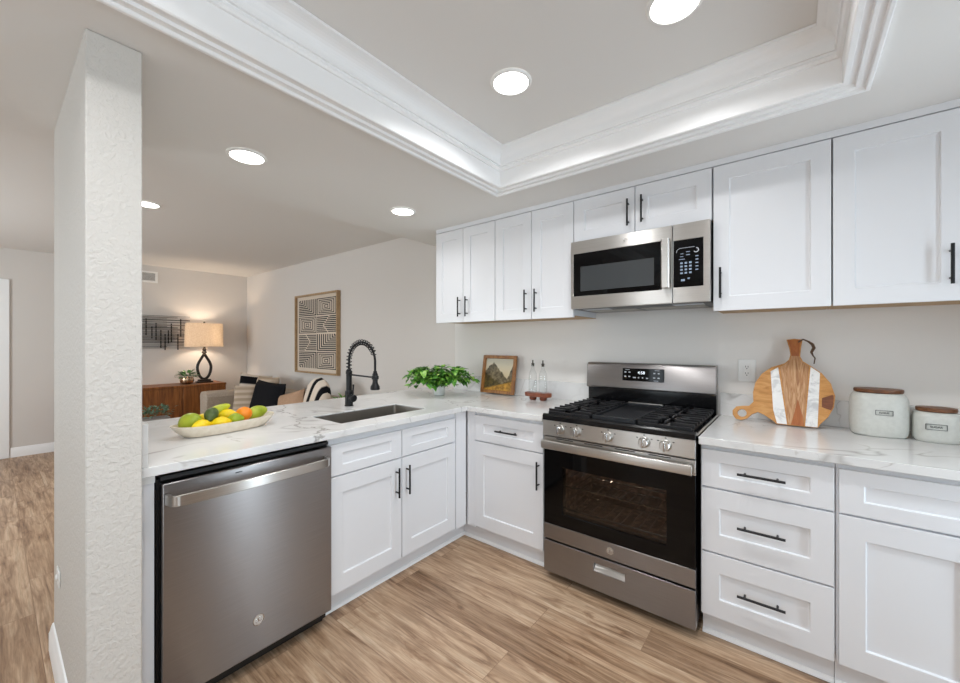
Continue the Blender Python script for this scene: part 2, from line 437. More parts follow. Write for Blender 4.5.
# tray recess through the lowered kitchen ceiling
TX0, TX1, TY0, TY1 = .316, 1.931, -3.75, -.737
e = .022
hole = lambda x, y: not (TX0+e < x < TX1-e and TY0+e < y < TY1-e)
struct(MB().cells([-.99, TX0+e, TX1-e, XR+.1], [YF-.1, TY0+e, TY1-e, .1], hole, lambda a, b: (a, b, ZK), lambda a, b: (a, b, 2.499)).build('ceiling_kitchen', 'ceil'))
struct(bx(TX0-.2, TX1+.2, TY0-.2, TY1+.2, 2.50, 2.56).build('ceiling_tray', 'ceil'))
struct(bx(XL-.1, -.992, YF-.1, .1, ZL, 2.56).build('ceiling_living', 'ceil'))
# crown moulding round the tray, one mitred loop
prof = [(-.032, ZK), (-.032, ZK-.026), (-.029, ZK-.028), (-.020, ZK-.028), (-.017, ZK-.025), (-.017, ZK-.016), (-.002, ZK-.016), (.001, ZK-.018), (.010, ZK-.018), (.012, ZK-.006), (.030, ZK-.006), (.032, ZK-.011), (.046, ZK-.012), (.050, ZK-.008),
        (.050, 2.384), (.060, 2.384), (.066, 2.394), (.060, 2.404), (.060, 2.410), (.070, 2.410), (.072, 2.426), (.062, 2.428)]
prof += [(.062+.055*(1-math.cos(t*PI/2)), 2.432+.056*math.sin(t*PI/2)) for t in [i/8 for i in range(9)]]
prof += [(.122, 2.489), (.122, 2.499), (.02, 2.499)]
mb = MB(); rings = []
for d, z in prof:
    rings.append([mb.bm.verts.new(p) for p in ((TX0+d, TY0+d, z), (TX1-d, TY0+d, z), (TX1-d, TY1-d, z), (TX0+d, TY1-d, z))])
for A, B in zip(rings, rings[1:]):
    for k in range(4): mb.face([A[k], A[(k+1) % 4], B[(k+1) % 4], B[k]])
struct(mb.build('trim_crown', 'trim', smooth=False))
# walls
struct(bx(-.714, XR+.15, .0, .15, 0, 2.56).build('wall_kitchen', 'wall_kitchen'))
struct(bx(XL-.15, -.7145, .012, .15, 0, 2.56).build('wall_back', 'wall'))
DY0, DY1, DZ = -3.46, -2.645, 2.03
struct(MB().cells([YF-.15, DY0, DY1, .012], [0, DZ, 2.56], lambda a, b: not (DY0 < a < DY1 and b < DZ), lambda a, b: (XL, a, b), lambda a, b: (XL-.15, a, b)).build('wall_left', 'wall'))
W1 = (-.33, .29, .45, 2.2); W3 = (-4.2, -2.4, .8, 2.1); W4 = (1.1, 2.4, .8, 2.1); W2 = (-1.13, -.83, .05, 2.05); W5 = (-4.4, -2.8, .8, 2.1)  # unseen openings; all but the first added for the light they give
inw = lambda a, b: any(q[0] < a < q[1] and q[2] < b < q[3] for q in (W1, W3, W4))
us = sorted({XL-.15, XR+.15, *[v for q in (W1, W3, W4) for v in q[:2]]}); zs = sorted({0, 2.56, *[v for q in (W1, W3, W4) for v in q[2:]]})
struct(MB().cells(us, zs, lambda a, b: not inw(a, b), lambda a, b: (a, YF, b), lambda a, b: (a, YF-.15, b)).build('wall_front', 'wall'))
struct(MB().cells([YF-.15, W5[0], W5[1], W2[0], W2[1], 0], [0, W5[2], W2[2], W2[3], W5[3], 2.56], lambda a, b: not any(q[0] < a < q[1] and q[2] < b < q[3] for q in (W2, W5)), lambda a, b: (XR, a, b), lambda a, b: (XR+.15, a, b)).build('wall_right', 'wall'))
def window(n, q, f, split):
    fr = MB(); t = .045
    def b(u0, u1, z0, z1):
        P, Q = f(u0, .06, z0), f(u1, .02, z1); fr.box(min(P[0], Q[0]), max(P[0], Q[0]), min(P[1], Q[1]), max(P[1], Q[1]), z0, z1)
    b(q[0], q[0]+t, q[2], q[3]); b(q[1]-t, q[1], q[2], q[3]); b(q[0]+t, q[1]-t, q[2], q[2]+t); b(q[0]+t, q[1]-t, q[3]-t, q[3])
    if split: c = (q[0]+q[1])/2; b(c-.02, c+.02, q[2]+t, q[3]-t)
    o = struct(fr.build('window_%d' % n, 'trim'))
    P, Q = f(q[0]+t, .038, q[2]+t), f(q[1]-t, .042, q[3]-t)
    bx(min(P[0], Q[0]), max(P[0], Q[0]), min(P[1], Q[1]), max(P[1], Q[1]), P[2], Q[2]).build('pane', 'pane', o)
fy = lambda u, d, z: (u, YF-d, z); fx = lambda u, d, z: (XR+d, u, z)
window(1, W1, fy, True); window(2, W2, fx, False); window(3, W3, fy, True); window(4, W4, fy, True); window(5, W5, fx, True)  # frames for the unseen windows, mostly added with their lights
# stub wall with the textured end that stands at the end of the peninsula
SX0, SX1, SY0, SY1 = -.82, .09, -2.525, -2.393
struct(bx(SX0, SX1, SY0, SY1, 0, ZK-.0005).build('wall_stub', 'stub', bevel=.004))
# baseboards
def board(name, pts_fn, a0, a1):
    pr = [(0, 0), (.016, 0), (.016, .075), (.012, .085), (.009, .1), (.005, .112), (0, .115)]
    struct(MB().prism(pr, lambda d, z: pts_fn(a0, d, z), lambda d, z: pts_fn(a1, d, z)).build(name, 'trim'))
board('baseboard_left', lambda a, d, z: (XL+.0005+d, a, z), DY1+.092, -.02)
board('baseboard_back', lambda a, d, z: (a, .0115-d, z), XL+.02, -1.02)
board('baseboard_stub', lambda a, d, z: (a, SY0-.0005-d, z), SX0, SX1-.02)
board('baseboard_front', lambda a, d, z: (a, YF+.0005+d, z), XL+.02, XR-.02)
# hall door with casing
cs = MB()
for a0, a1, z0, z1 in ((DY1, DY1+.085, 0, DZ+.075), (DY0-.085, DY0, 0, DZ+.075), (DY0, DY1, DZ, DZ+.075)): cs.box(XL+.0005, XL+.02, a0, a1, z0, z1)
struct(cs.build('trim_door', 'trim', bevel=.004))
d = bx(XL-.05, XL-.012, DY0+.004, DY1-.008, .008, DZ-.004)
for z0, z1 in ((.2, .9), (1.02, 1.85)):
    for a in (DY0+.12, DY0+.46): d.box(XL-.014, XL-.007, a, a+.25, z0, z1)
door = struct(d.build('door_1', 'trim', bevel=.003))
MB().lathe([(.026, 0), (.026, .006), (.01, .008), (.01, .035), (.024, .045), (.028, .058), (.02, .07), (0.001, .072)], (XL-.012, DY1-.075, 1.0), 20, 'x').build('door_knob', 'black', door)
# bar support wall under the peninsula overhang
struct(bx(-.712, -.66, SY1+.001, -.001, 0, .8985).build('wall_bar', 'wall'))

# ------------------------------------------------------------------ ceiling lights
def can(loc, label, group=None, power=0, col=(.97, .985, 1.0)):
    x, y, z = loc
    t = thing('ceiling_light', label, 'ceiling light', (x, y, z), group)
    mb = MB(); mb.lathe([(.074, -.005), (.077, -.009), (.084, -.008), (.090, -.0005)], (x, y, z), 36, caps=False).build('trim_ring', 'white_plastic', t)
    MB().lathe([(.0755, -.0065), (.04, -.0085), (.001, -.009)], (x, y, z), 36).build('lens', 'lens', t)
    l = area('ceiling_light_lamp', (x, y, z-.012), (0, 0, 0), .11, .11, power, col, 'DISK', math.radians(149)); l.parent = t; l.location = (0, 0, -.012)
    return t
can((.777, -1.275, 2.50), 'round recessed downlight in the middle of the tray ceiling, left one', None, 6.2)
can((1.432, -1.262, 2.50), 'round recessed downlight in the tray ceiling, cut by the top of the photo', None, 6.2)
can((.777, -2.75, 2.50), 'round recessed downlight deeper in the tray ceiling, on the peninsula side', None, 6.2)
can((1.432, -2.75, 2.50), 'round recessed downlight deeper in the tray ceiling, on the right-hand side', None, 6.2)
can((-.412, -1.892, ZK), 'round recessed downlight in the lowered ceiling above the fruit bowl end of the peninsula', None, 1.9)
can((-.438, -.857, ZK), 'round recessed downlight in the lowered ceiling above the sink, nearest the cabinets', None, 2.6)
can((-2.297, -1.918, ZL), 'small recessed downlight in the living room ceiling, beside the textured wall end', None, 7)

# ------------------------------------------------------------------ cabinets
def shaker(F, u0, u1, z0, z1, th=.02, st=.07, rt=.055, rec=.009):
    mb = MB(); V = lambda u, d, z: mb.bm.verts.new(F(u, d, z))
    o0 = [V(*p) for p in ((u0, 0, z0), (u1, 0, z0), (u1, 0, z1), (u0, 0, z1))]
    o1 = [V(*p) for p in ((u0, th, z0), (u1, th, z0), (u1, th, z1), (u0, th, z1))]
    a0, a1, b0, b1 = u0+st, u1-st, z0+rt, z1-rt
    i1 = [V(*p) for p in ((a0, th, b0), (a1, th, b0), (a1, th, b1), (a0, th, b1))]
    c = .003
    i2 = [V(*p) for p in ((a0+c, th-rec, b0+c), (a1-c, th-rec, b0+c), (a1-c, th-rec, b1-c), (a0+c, th-rec, b1-c))]
    mb.face(o0); mb.face(i2)
    for A, B in ((o0, o1), (o1, i1), (i1, i2)):
        for k in range(4): mb.face([A[k], A[(k+1) % 4], B[(k+1) % 4], B[k]])
    return mb
def pull(F, u, z, ln, vertical, parent, d0=.02):
    mb = MB(); r = .0055; h = ln/2
    P = (lambda t, d: F(u, d, z+t)) if vertical else (lambda t, d: F(u+t, d, z))
    mb.tube([P(-h, d0+.03), P(h, d0+.03)], r, 12)
    for s in (-1, 1): mb.tube([P(s*h*.68, d0+.0005), P(s*h*.68, d0+.03)], .0045, 10)
    mb.build('handle', 'black', parent)
def boxF(F, u0, u1, d0, d1, z0, z1, mb=None):
    mb = mb or MB(); P, Q = F(u0, d0, z0), F(u1, d1, z1)
    return mb.box(min(P[0], Q[0]), max(P[0], Q[0]), min(P[1], Q[1]), max(P[1], Q[1]), z0, z1)
def shoe(F, u0, u1, d, parent):
    MB().prism([(0, 0), (.014, 0), (.013, .008), (.008, .015), (0, .018)], lambda a, z: F(u0, d+a, z+.0008), lambda a, z: F(u1, d+a, z+.0008)).build('shoe_moulding', 'trim', parent)
ZB = .897      # top of the base boxes
Fb = FB(-.648) # box front of the back run; door faces at -.668
Fp = FP(-.020) # box front of the peninsula; door faces at 0

# corner base cabinet left of the range
t = thing('base_cabinet', 'white corner base cabinet with one drawer over one door, left of the range', 'cabinet', (.3, -.33, 0))
boxF(Fb, -.0185, .598, -.64, 0, .115, ZB-.0005).build('body', 'cab', t)
boxF(Fb, .006, .0725, .0005, .016, .118, .893).build('filler_strip', 'cab', t)
boxF(Fb, -.082, .598, -.5, -.05, .001, .1145).build('toe_kick', 'cab', t)
shoe(Fb, -.082, .598, -.0495, t)
dr = shaker(Fb, .0755, .5955, .705, .872, rt=.052).build('drawer', 'cab', t, bevel=.0015); pull(Fb, .343, .792, .165, False, dr)
do = shaker(Fb, .0755, .5955, .128, .698, rt=.083).build('door', 'cab', t, bevel=.0015); pull(Fb, .566, .572, .165, True, do)
# drawer base right of the range
t = thing('drawer_cabinet', 'white three-drawer base cabinet just right of the range', 'cabinet', (1.64, -.33, 0))
boxF(Fb, 1.4115, 1.8715, -.64, 0, .115, ZB-.0005).build('body', 'cab', t)
boxF(Fb, 1.4115, 1.8715, -.6, -.05, .001, .1145).build('toe_kick', 'cab', t); shoe(Fb, 1.4115, 1.8715, -.0495, t)
for z0, z1, r, zh in ((.705, .872, .053, .79), (.413, .697, .083, .557), (.122, .405, .083, .266)):
    dr = shaker(Fb, 1.4165, 1.8675, z0, z1, rt=r).build('drawer', 'cab', t, bevel=.0015); pull(Fb, 1.638, zh, .165, False, dr)
# right base
t = thing('base_cabinet', 'white base cabinet at the right edge, wide drawer over paneled doors', 'cabinet', (2.26, -.33, 0))
boxF(Fb, 1.8735, 2.66, -.64, 0, .115, ZB-.0005).build('body', 'cab', t)
boxF(Fb, 1.8735, 2.66, -.6, -.05, .001, .1145).build('toe_kick', 'cab', t); shoe(Fb, 1.8735, 2.66, -.0495, t)
dr = shaker(Fb, 1.8815, 2.655, .705, .872, rt=.053).build('drawer', 'cab', t, bevel=.0015); pull(Fb, 2.45, .79, .165, False, dr)
for u0, u1, h in ((1.8815, 2.266, 2.238), (2.27, 2.655, 2.30)):
    do = shaker(Fb, u0, u1, .122, .697, st=.074, rt=.083).build('door', 'cab', t, bevel=.0015)
    if u0 > 2: pull(Fb, h, .58, .165, True, do)
# sink base on the peninsula, an open box under the basin
t = thing('sink_cabinet', 'white peninsula sink cabinet with two doors under two false drawer fronts', 'cabinet', (-.33, -1.23, 0))
mb = MB()
for u0, u1 in ((-1.684, -1.666), (-.70, -.682)): boxF(Fp, u0, u1, -.63, 0, .115, ZB-.0005, mb)
boxF(Fp, -1.666, -.70, -.63, 0, .115, .133, mb); boxF(Fp, -1.666, -.70, -.63, -.612, .133, ZB-.0005, mb)
boxF(Fp, -1.666, -.70, -.02, 0, .133, ZB-.0005, mb)
mb.build('body', 'cab', t)
boxF(Fp, -1.684, -.5985, -.095, -.063, .001, .1145).build('toe_kick', 'cab', t); shoe(Fp, -1.684, -.612, -.0625, t)
boxF(Fp, -.772, -.672, .0005, .018, .118, .893).build('filler_strip', 'cab', t)
for u0, u1, h in ((-1.680, -1.2375, -1.277), (-1.2315, -.7835, -1.201)):
    shaker(Fp, u0, u1, .705, .858, rt=.046).build('false_drawer_front', 'cab', t, bevel=.0015)
    do = shaker(Fp, u0, u1, .128, .698, rt=.083).build('door', 'cab', t, bevel=.0015); pull(Fp, h, .573, .165, True, do)
# end panel against the stub wall
o = struct(bx(-.62, -.002, -2.3915, -2.3435, .001, ZB-.0005).build('trim_panel', 'cab', bevel=.002))
bx(-.0015, .006, -2.3915, -2.3435, .868, ZB-.0005).build('cleat', 'white_plastic', o)

# dishwasher
t = thing('dishwasher', 'stainless steel dishwasher with bar handle at the left end of the peninsula', 'dishwasher', (-.3, -2.015, 0))
bx(-.6, -.022, -2.336, -1.690, .03, .868).build('tub_housing', 'gap', t)
bx(-.02, .014, -2.331, -1.696, .870, .886).build('control_strip', 'gap', t, bevel=.002)
dw = bx(-.02, .03, -2.329, -1.6885+.0, .085, .862).build('door', 'steel', t, bevel=.004)
bx(-.1, -.05, -2.33, -1.69, .002, .08).build('toe_panel', 'gap', t)
mb = MB()
pts = [(.036, -2.318), (.072, -2.312), (.084, -2.30)] + [(.086+.010*math.sin(PI*i/10), -2.29+.53*i/10) for i in range(0, 11)] + [(.084, -1.742), (.072, -1.73), (.036, -1.724)]
pl = [Vector(p) for p in pts]; A = []
for i, p in enumerate(pl):
    a = pl[max(0, i-1)]; b = pl[min(len(pl)-1, i+1)]; dd = (b-a).normalized(); nn = Vector((dd.y, -dd.x))
    q0, q1 = p+nn*.006, p-nn*.006
    A.append([mb.bm.verts.new((q.x, q.y, z)) for q, z in ((q0, .790), (q1, .790), (q1, .828), (q0, .828))])
for P, Q in zip(A, A[1:]):
    for k in range(4): mb.face([P[k], P[(k+1) % 4], Q[(k+1) % 4], Q[k]])
mb.face(A[0], True); mb.face(A[-1])
mb.build('handle', 'steel_light', t, bevel=.002)
def emblem(parent, F, u, z, r, d0):
    """round maker's badge: a disc, a rim and two curling strokes"""
    mb = MB(); n = 28
    c = [(math.cos(2*PI*k/n), math.sin(2*PI*k/n)) for k in range(n)]
    mb.prism([(a*r*.9, b*r*.9) for a, b in c], lambda a, b: F(u+a, d0+.0003, z+b), lambda a, b: F(u+a, d0+.001, z+b))
    o = mb.build('emblem', 'steel_light', parent)
    m2 = MB(); m2.tube([F(u+a*r, d0+.0012, z+b*r) for a, b in c], r*.09, 6, True)
    for s in (-1, 1):
        m2.tube([F(u+s*r*(.28+.26*math.cos(q)), d0+.0014, z+s*r*.06+r*.42*math.sin(q)) for q in [PI*.25+i*PI*1.6/14 for i in range(15)]], r*.07, 6)
    m2.tube([F(u-r*.5+r*i/10, d0+.0014, z+r*.12*math.sin(i*.9)) for i in range(11)], r*.06, 6)
    m2.build('monogram', 'chrome', o)
emblem(dw, FP(.03), -2.015, .22, .021, 0)
bx(.0302, .031, -2.10, -2.075, .842, .846).build('vent_slot', 'gap', dw)

# countertops
CT0, CT1 = ZB, .930
SKX0, SKX1, SKY0, SKY1 = -.428, -.118, -1.545, -.935
t = thing('countertop', 'white quartz L-shaped countertop with sink cutout, running over the peninsula to the range', 'countertop', (-.3, -1.0, CT0))
def keepL(x, y):
    if SKX0 < x < SKX1 and SKY0 < y < SKY1: return False
    return (x < .03) or (y > -.698 and x < .606)
MB().cells([-1.0, SKX0, SKX1, .03, .606], [-2.3915, SKY0, SKY1, -.698, -.001], keepL, lambda a, b: (a, b, CT0), lambda a, b: (a, b, CT1)).build('slab', 'quartz', t, bevel=.002)
bx(-.712, .606, -.021, -.001, CT1+.0003, 1.062).build('backsplash', 'quartz', t, bevel=.0015)
bx(-.90, .028, -2.3925, -2.366, CT1+.0003, 1.08).build('side_splash', 'quartz', t, bevel=.0015)
t = thing('countertop', 'white quartz countertop section right of the range under the jars and cutting board', 'countertop', (2.0, -.35, CT0))
bx(1.409, 2.68, -.698, -.001, CT0, CT1).build('slab', 'quartz', t, bevel=.002)
bx(1.409, 2.68, -.021, -.001, CT1+.0003, 1.062).build('backsplash', 'quartz', t, bevel=.0015)

# sink
t = thing('sink', 'undermount stainless steel sink set into the peninsula counter', 'sink', (-.27, -1.24, .70))
def rr(x0, x1, y0, y1, r, n=6):
    p = []
    for cx, cy, a in ((x1-r, y1-r, 0), (x0+r, y1-r, 90), (x0+r, y0+r, 180), (x1-r, y0+r, 270)):
        for i in range(n+1):
            q = math.radians(a+90*i/n); p.append((cx+r*math.cos(q), cy+r*math.sin(q)))
    return p
mb = MB(); g = .004
loops = []
for (ox, z, r) in ((.0012, CT1-.007, .018), (.004, CT1-.007, .018), (.005, .80, .02), (.010, .705, .022), (.024, .695, .018)):
    loops.append([mb.bm.verts.new((a, b, z)) for a, b in rr(SKX0+ox, SKX1-ox, SKY0+ox, SKY1-ox, r)])
for A, B in zip(loops, loops[1:]):
    for k in range(len(A)): mb.face([A[k], A[(k+1) % len(A)], B[(k+1) % len(A)], B[k]])
mb.face(loops[-1])
mb.build('basin', 'basin', t)
MB().lathe([(.042, .0), (.042, .003), (.03, .004), (.028, .001), (.001, .001)], (-.27, -1.24, .6955), 24).build('drain', 'chrome', t)

# faucet
fx0, fy0 = -.602, -1.187
t = thing('faucet', 'matte black spring-neck pull-down kitchen faucet behind the sink', 'faucet', (fx0, fy0, CT1))
MB().lathe([(.029, .0005), (.029, .004), (.026, .008), (.025, .10), (.021, .104), (.019, .108), (.019, .215), (.021, .217), (.021, .235), (.015, .24), (.012, .25)], (fx0, fy0, CT1), 24).build('post', 'black', t)
arc = []
R = .144; zc = 1.235
pth = [(fx0, fy0, 1.16+.01*i) for i in range(8)]
for i in range(25):
    a = PI - PI*i/24; pth.append((fx0+R+R*math.cos(a), fy0, zc+.125*math.sin(a)))
pth += [(fx0+2*R, fy0, zc-.01*i) for i in range(1, 7)]
MB().tube(pth, .0075, 10).build('hose', 'black', t)
# coil round the hose: from the post over the crown of the arc
hp = [Vector(p) for p in pth[:30]]; cum = [0]
for a, b in zip(hp, hp[1:]): cum.append(cum[-1]+(b-a).length)
co = []; turns = 19; nseg = turns*12
for i in range(nseg+1):
    q = cum[-1]*i/nseg; j = max(k for k in range(len(cum)-1) if cum[k] <= q+1e-9); f = (q-cum[j])/(cum[j+1]-cum[j])
    p = hp[j].lerp(hp[j+1], f); dd = (hp[j+1]-hp[j]).normalized(); n1 = Vector((0, 1, 0)); n2 = dd.cross(n1)
    a = 2*PI*turns*i/nseg; co.append(p+(n1*math.cos(a)+n2*math.sin(a))*.0165)
MB().tube(co, .0032, 6).build('spring', 'black', t)
mb = MB(); mb.tube([(fx0, fy0, 1.142), (fx0+2*R-.016, fy0, 1.137)], .0055, 10); mb.lathe([(.019, -.012), (.022, -.010), (.022, .010), (.019, .012)], (fx0+2*R, fy0, 1.137), 20)
mb.build('support_arm', 'black', t)
MB().lathe([(.027, 0), (.030, .004), (.028, .022), (.019, .036), (.016, .05), (.017, .10), (.013, .105), (.011, .118)], (fx0+2*R, fy0, 1.06), 22).build('spray_head', 'black', t)
lv = MB(); lv.lathe([(.021, .022), (.024, .027), (.024, .058), (.019, .064), (.001, .065)], (fx0, fy0, CT1+.055), 20, 'x')
lv.tube([(fx0+.047, fy0, CT1+.072), (fx0+.05, fy0-.002, CT1+.10), (fx0+.056, fy0-.004, CT1+.148)], [.0055, .005, .0062], 10)
lv.build('lever', 'black', t)

# ------------------------------------------------------------------ range
RX0, RX1, RF = .6165, 1.4015, -.70
t = thing('range', 'stainless steel freestanding gas range with black cooktop and oven door', 'stove', (1.009, -.35, 0))
Fr = FB(RF)
mb = MB(); x0, x1 = RX0+.008, RX1-.004
mb.box(x0, x0+.03, -.655, -.03, .055, .905); mb.box(x1-.03, x1, -.655, -.03, .055, .905); mb.box(x0+.03, x1-.03, -.10, -.03, .055, .905)
mb.box(x0+.03, x1-.03, -.655, -.10, .055, .27); mb.box(x0+.03, x1-.03, -.655, -.10, .74, .905)
mb.build('body', 'gap', t)
mb = MB(); mb.box(x0+.032, x1-.032, -.112, -.102, .272, .738); mb.box(x0+.032, x0+.036, -.655, -.112, .272, .738); mb.box(x1-.036, x1-.032, -.655, -.112, .272, .738)
mb.box(x0+.036, x1-.036, -.655, -.112, .272, .276)
mb.build('oven_cavity', 'cavity', t)
mb = MB()
for zr in (.40, .53):
    for k in range(16): mb.tube([(x0+.05+k*(x1-x0-.1)/15, -.62, zr), (x0+.05+k*(x1-x0-.1)/15, -.13, zr)], .0032, 6)
    for yy in (-.62, -.38, -.13): mb.tube([(x0+.038, yy, zr-.004), (x1-.038, yy, zr-.004)], .0048, 6)
mb.build('oven_rack', 'chrome', t)
ol_ = MB().lathe([(.022, 0), (.022, .008), (.014, .02), (.001, .024)], (1.25, -.113, .715), 16, 'y').build('added_oven_lamp', 'white_plastic', t)  # unseen lamp cover, added along with the fill light
od_ = bpy.data.lights.new('oven_fill_light', 'POINT'); od_.energy = 2.0; od_.color = (1, .82, .66); od_.shadow_soft_size = .02  # added fill so the oven interior shows through the glass
oo_ = bpy.data.objects.new('oven_fill_light', od_); COL.objects.link(oo_); oo_.parent = t; oo_.location = (0, -.05, .725)
# feet
for fx_ in (x0+.05, x1-.05):
    for fy_ in (-.6, -.1): MB().lathe([(.018, .0), (.02, .01), (.01, .012), (.01, .0545)], (fx_, fy_, 0), 14).build('foot', 'rubber', t)
# cooktop pan with raised rim and black front lip
mb = MB(); mb.box(RX0, RX1, -.690, -.075, .905, .918)
mb.box(RX0, RX0+.010, -.690, -.075, .918, .940); mb.box(RX1-.010, RX1, -.690, -.075, .918, .940)
mb.build('cooktop', 'enamel', t, bevel=.003)
for a, b in ((RX0-.004, RX0-.0005), (RX1+.0005, RX1+.004)): bx(a, b, -.69, -.075, .9315, .943).build('side_trim', 'steel_light', t)
mb = MB(); mb.prism([(-.716, .915), (-.716, .940), (-.708, .950), (-.692, .950), (-.6905, .944), (-.6905, .915)], lambda a, b: (RX0, a, b), lambda a, b: (RX1, a, b))
mb.build('front_lip', 'enamel', t, bevel=.002)
# control panel, leaning back a little
mb = MB(); mb.prism([(-.708, .826), (-.716, .831), (-.712, .9145), (-.66, .9145), (-.6595, .904), (-.6595, .826)], lambda a, b: (RX0+.002, a, b), lambda a, b: (RX1-.002, a, b))
cp = mb.build('control_panel', 'steel_light', t, bevel=.002)
for u in (.728, .826, 1.000, 1.178, 1.275):
    kb = MB().lathe([(.027, .001), (.027, .006), (.0235, .008), (.022, .026), (.019, .0295), (.001, .03)], (u, -.7145, .873), 26, 'y').build('knob', 'steel_light', cp)
    bx(u-.005, u+.005, -.7535, -.7415, .850, .896).build('grip', 'chrome', kb, bevel=.002)
for u in (.728, .826, 1.000, 1.178, 1.275):
    for a, b in ((-.034, .018), (.034, .018), (.0, .034)): bx(u+a-.004, u+a+.004, -.7155, -.7125, .873+b-.002, .873+b+.002).build('control_mark', 'gap', cp)
# burners
for bx_, by_ in ((.76, -.56), (.76, -.24), (1.265, -.56), (1.265, -.24)):
    b = MB().lathe([(.055, .0005), (.05, .012), (.038, .016), (.038, .020)], (bx_, by_, .918), 26).build('burner', 'basin', t)
    MB().lathe([(.040, .0005), (.042, .004), (.038, .009), (.001, .011)], (bx_, by_, .938), 26).build('burner_cap', 'iron', b)
def grate(u0, u1, y0, y1):
    mb = MB(); zt = .974; bh = .014; r = .0055
    def bar(a, b, w=.005, z0=zt-bh, z1=zt):
        A, B = Vector((*a, 0)), Vector((*b, 0)); d = (B-A).normalized(); n = Vector((-d.y, d.x, 0))*w
        q = [A-n, B-n, B+n, A+n]
        mb.prism([(p.x, p.y) for p in q], lambda x, y: (x, y, z0), lambda x, y: (x, y, z1))
    for yy in (y0, y1): bar((u0, yy), (u1, yy), .006, .948, .962)
    for uu in (u0, u1): bar((uu, y0), (uu, y1), .0055, .942, .956)
    um = (u0+u1)/2; ym = (y0+y1)/2
    bar((u0, ym), (u1, ym), .006)
    nb = 9
    for i in range(nb):
        yy = y0+.02+(y1-y0-.04)*i/(nb-1)
        bar((u0-.010, yy), (u0+.088, yy), .0055, .9565); bar((u1-.088, yy), (u1+.010, yy), .0055, .9565)
    for cy in ((y0+ym)/2, (ym+y1)/2):
        for a in range(0, 360, 60):
            c, s = math.cos(math.radians(a+30)), math.sin(math.radians(a+30))
            bar((um+.024*c, cy+.024*s), (um+.085*c, cy+.115*s if abs(s) > .4 else cy+.085*s))
    for uu in (u0+.01, u1-.01):
        for yy in (y0+.01, ym, y1-.01): mb.box(uu-.008, uu+.008, yy-.008, yy+.008, .9185, .960)
    return mb
grate(.640, .880, -.678, -.105).build('grate', 'iron', t, bevel=.0015)
grate(1.140, 1.378, -.678, -.105).build('grate', 'iron', t, bevel=.0015)
mb = MB(); mb.box(.897, 1.123, -.672, -.11, .944, .954)
for a in ((.897, .905, -.672, -.11), (1.115, 1.123, -.672, -.11), (.905, 1.115, -.672, -.66), (.905, 1.115, -.122, -.11)): mb.box(a[0], a[1], a[2], a[3], .954, .968)
for k in range(13): mb.box(.912+k*.0155, .917+k*.0155, -.64, -.14, .954, .957)
for uu in (.91, 1.11):
    for yy in (-.65, -.13): mb.box(uu-.008, uu+.008, yy-.008, yy+.008, .9185, .944)
M['griddle'] = mat('griddle_plate', '#2b2d31', .38, .3)
mb.build('griddle', 'griddle', t, bevel=.0015)
bx(.905, 1.115, -.105, -.09, .9185, .972).build('griddle_rest', 'steel_light', t)
# backguard
bx(RX0+.004, RX1-.004, -.074, -.0225, .905, 1.064).build('riser', 'enamel', t, bevel=.002)
mb = MB(); mb.prism([(-.100, 1.052), (-.106, 1.062), (-.092, 1.205), (-.080, 1.222), (-.0225, 1.222), (-.0225, 1.066), (-.076, 1.066), (-.076, 1.052)], lambda a, b: (RX0+.002, a, b), lambda a, b: (RX1-.002, a, b))
bg = mb.build('backguard', 'steel', t, bevel=.004)
def lean(u0, u1, z0, z1, off, th):
    yy = lambda z: -.106+.014*(z-1.062)/.143
    return MB().prism([(yy(z0)-off, z0), (yy(z1)-off, z1), (yy(z1)-off-th, z1), (yy(z0)-off-th, z0)], lambda a, b: (u0, a, b), lambda a, b: (u1, a, b))
dp = lean(.866, 1.122, 1.110, 1.190, .0005, .003).build('display', 'glass_black', bg, bevel=.001)
ti = math.atan2(.014, .143)
ym = lambda z: -.106+.014*(z-1.062)/.143-.0042
text('clock_digits', '4:58', .026, Matrix.Translation((.985, ym(1.163), 1.163)) @ Matrix.Rotation(PI/2-ti, 4, 'X'), 'digits', dp)
for u, z, a in ((.885, 1.165, .006), (.911, 1.165, .006), (.885, 1.137, .006), (.911, 1.137, .006), (.943, 1.132, .009), (.969, 1.132, .004), (.994, 1.132, .004), (1.021, 1.130, .006),
             (1.064, 1.163, .006), (1.090, 1.163, .006), (1.064, 1.135, .006), (1.090, 1.135, .006)): bx(u-a, u+a, ym(z), ym(z)+.0006, z-.0035, z+.0035).build('button_mark', 'mark', dp)
for u, z, a in ((.897, 1.181, .014), (1.08, 1.181, .014), (1.075, 1.117, .014)): bx(u-a, u+a, ym(z), ym(z)+.0006, z-.0012, z+.0012).build('button_mark', 'mark', dp)
# oven door
DO0, DO1 = .236, .820
mb = MB(); W = lambda a, b: (a, RF-.028, b); Wb = lambda a, b: (a, RF+.042, b)
wx0, wx1, wz0, wz1 = .735, 1.275, .395, .655
mb.cells([RX0+.003, wx0, wx1, RX1-.003], [.322, wz0, wz1, .750], lambda a, b: not (wx0 < a < wx1 and wz0 < b < wz1), lambda a, b: (a, RF+.042, b), lambda a, b: (a, RF-.002, b))
gl = mb.build('oven_glass_frame', 'glass_black', t, bevel=.002)
bx(wx0, wx1, RF+.004, RF+.008, wz0, wz1).build('oven_window', 'oven_pane', gl)
od = bx(RX0+.003, RX1-.003, RF-.003, RF+.042, DO0, .321).build('door_bottom_rail', 'steel', t, bevel=.002)
emblem(od, FB(RF-.003), 1.005, .279, .019, 0)
dt = bx(RX0+.003, RX1-.003, RF-.003, RF+.042, .751, DO1).build('door_top_rail', 'steel_light', t, bevel=.002)
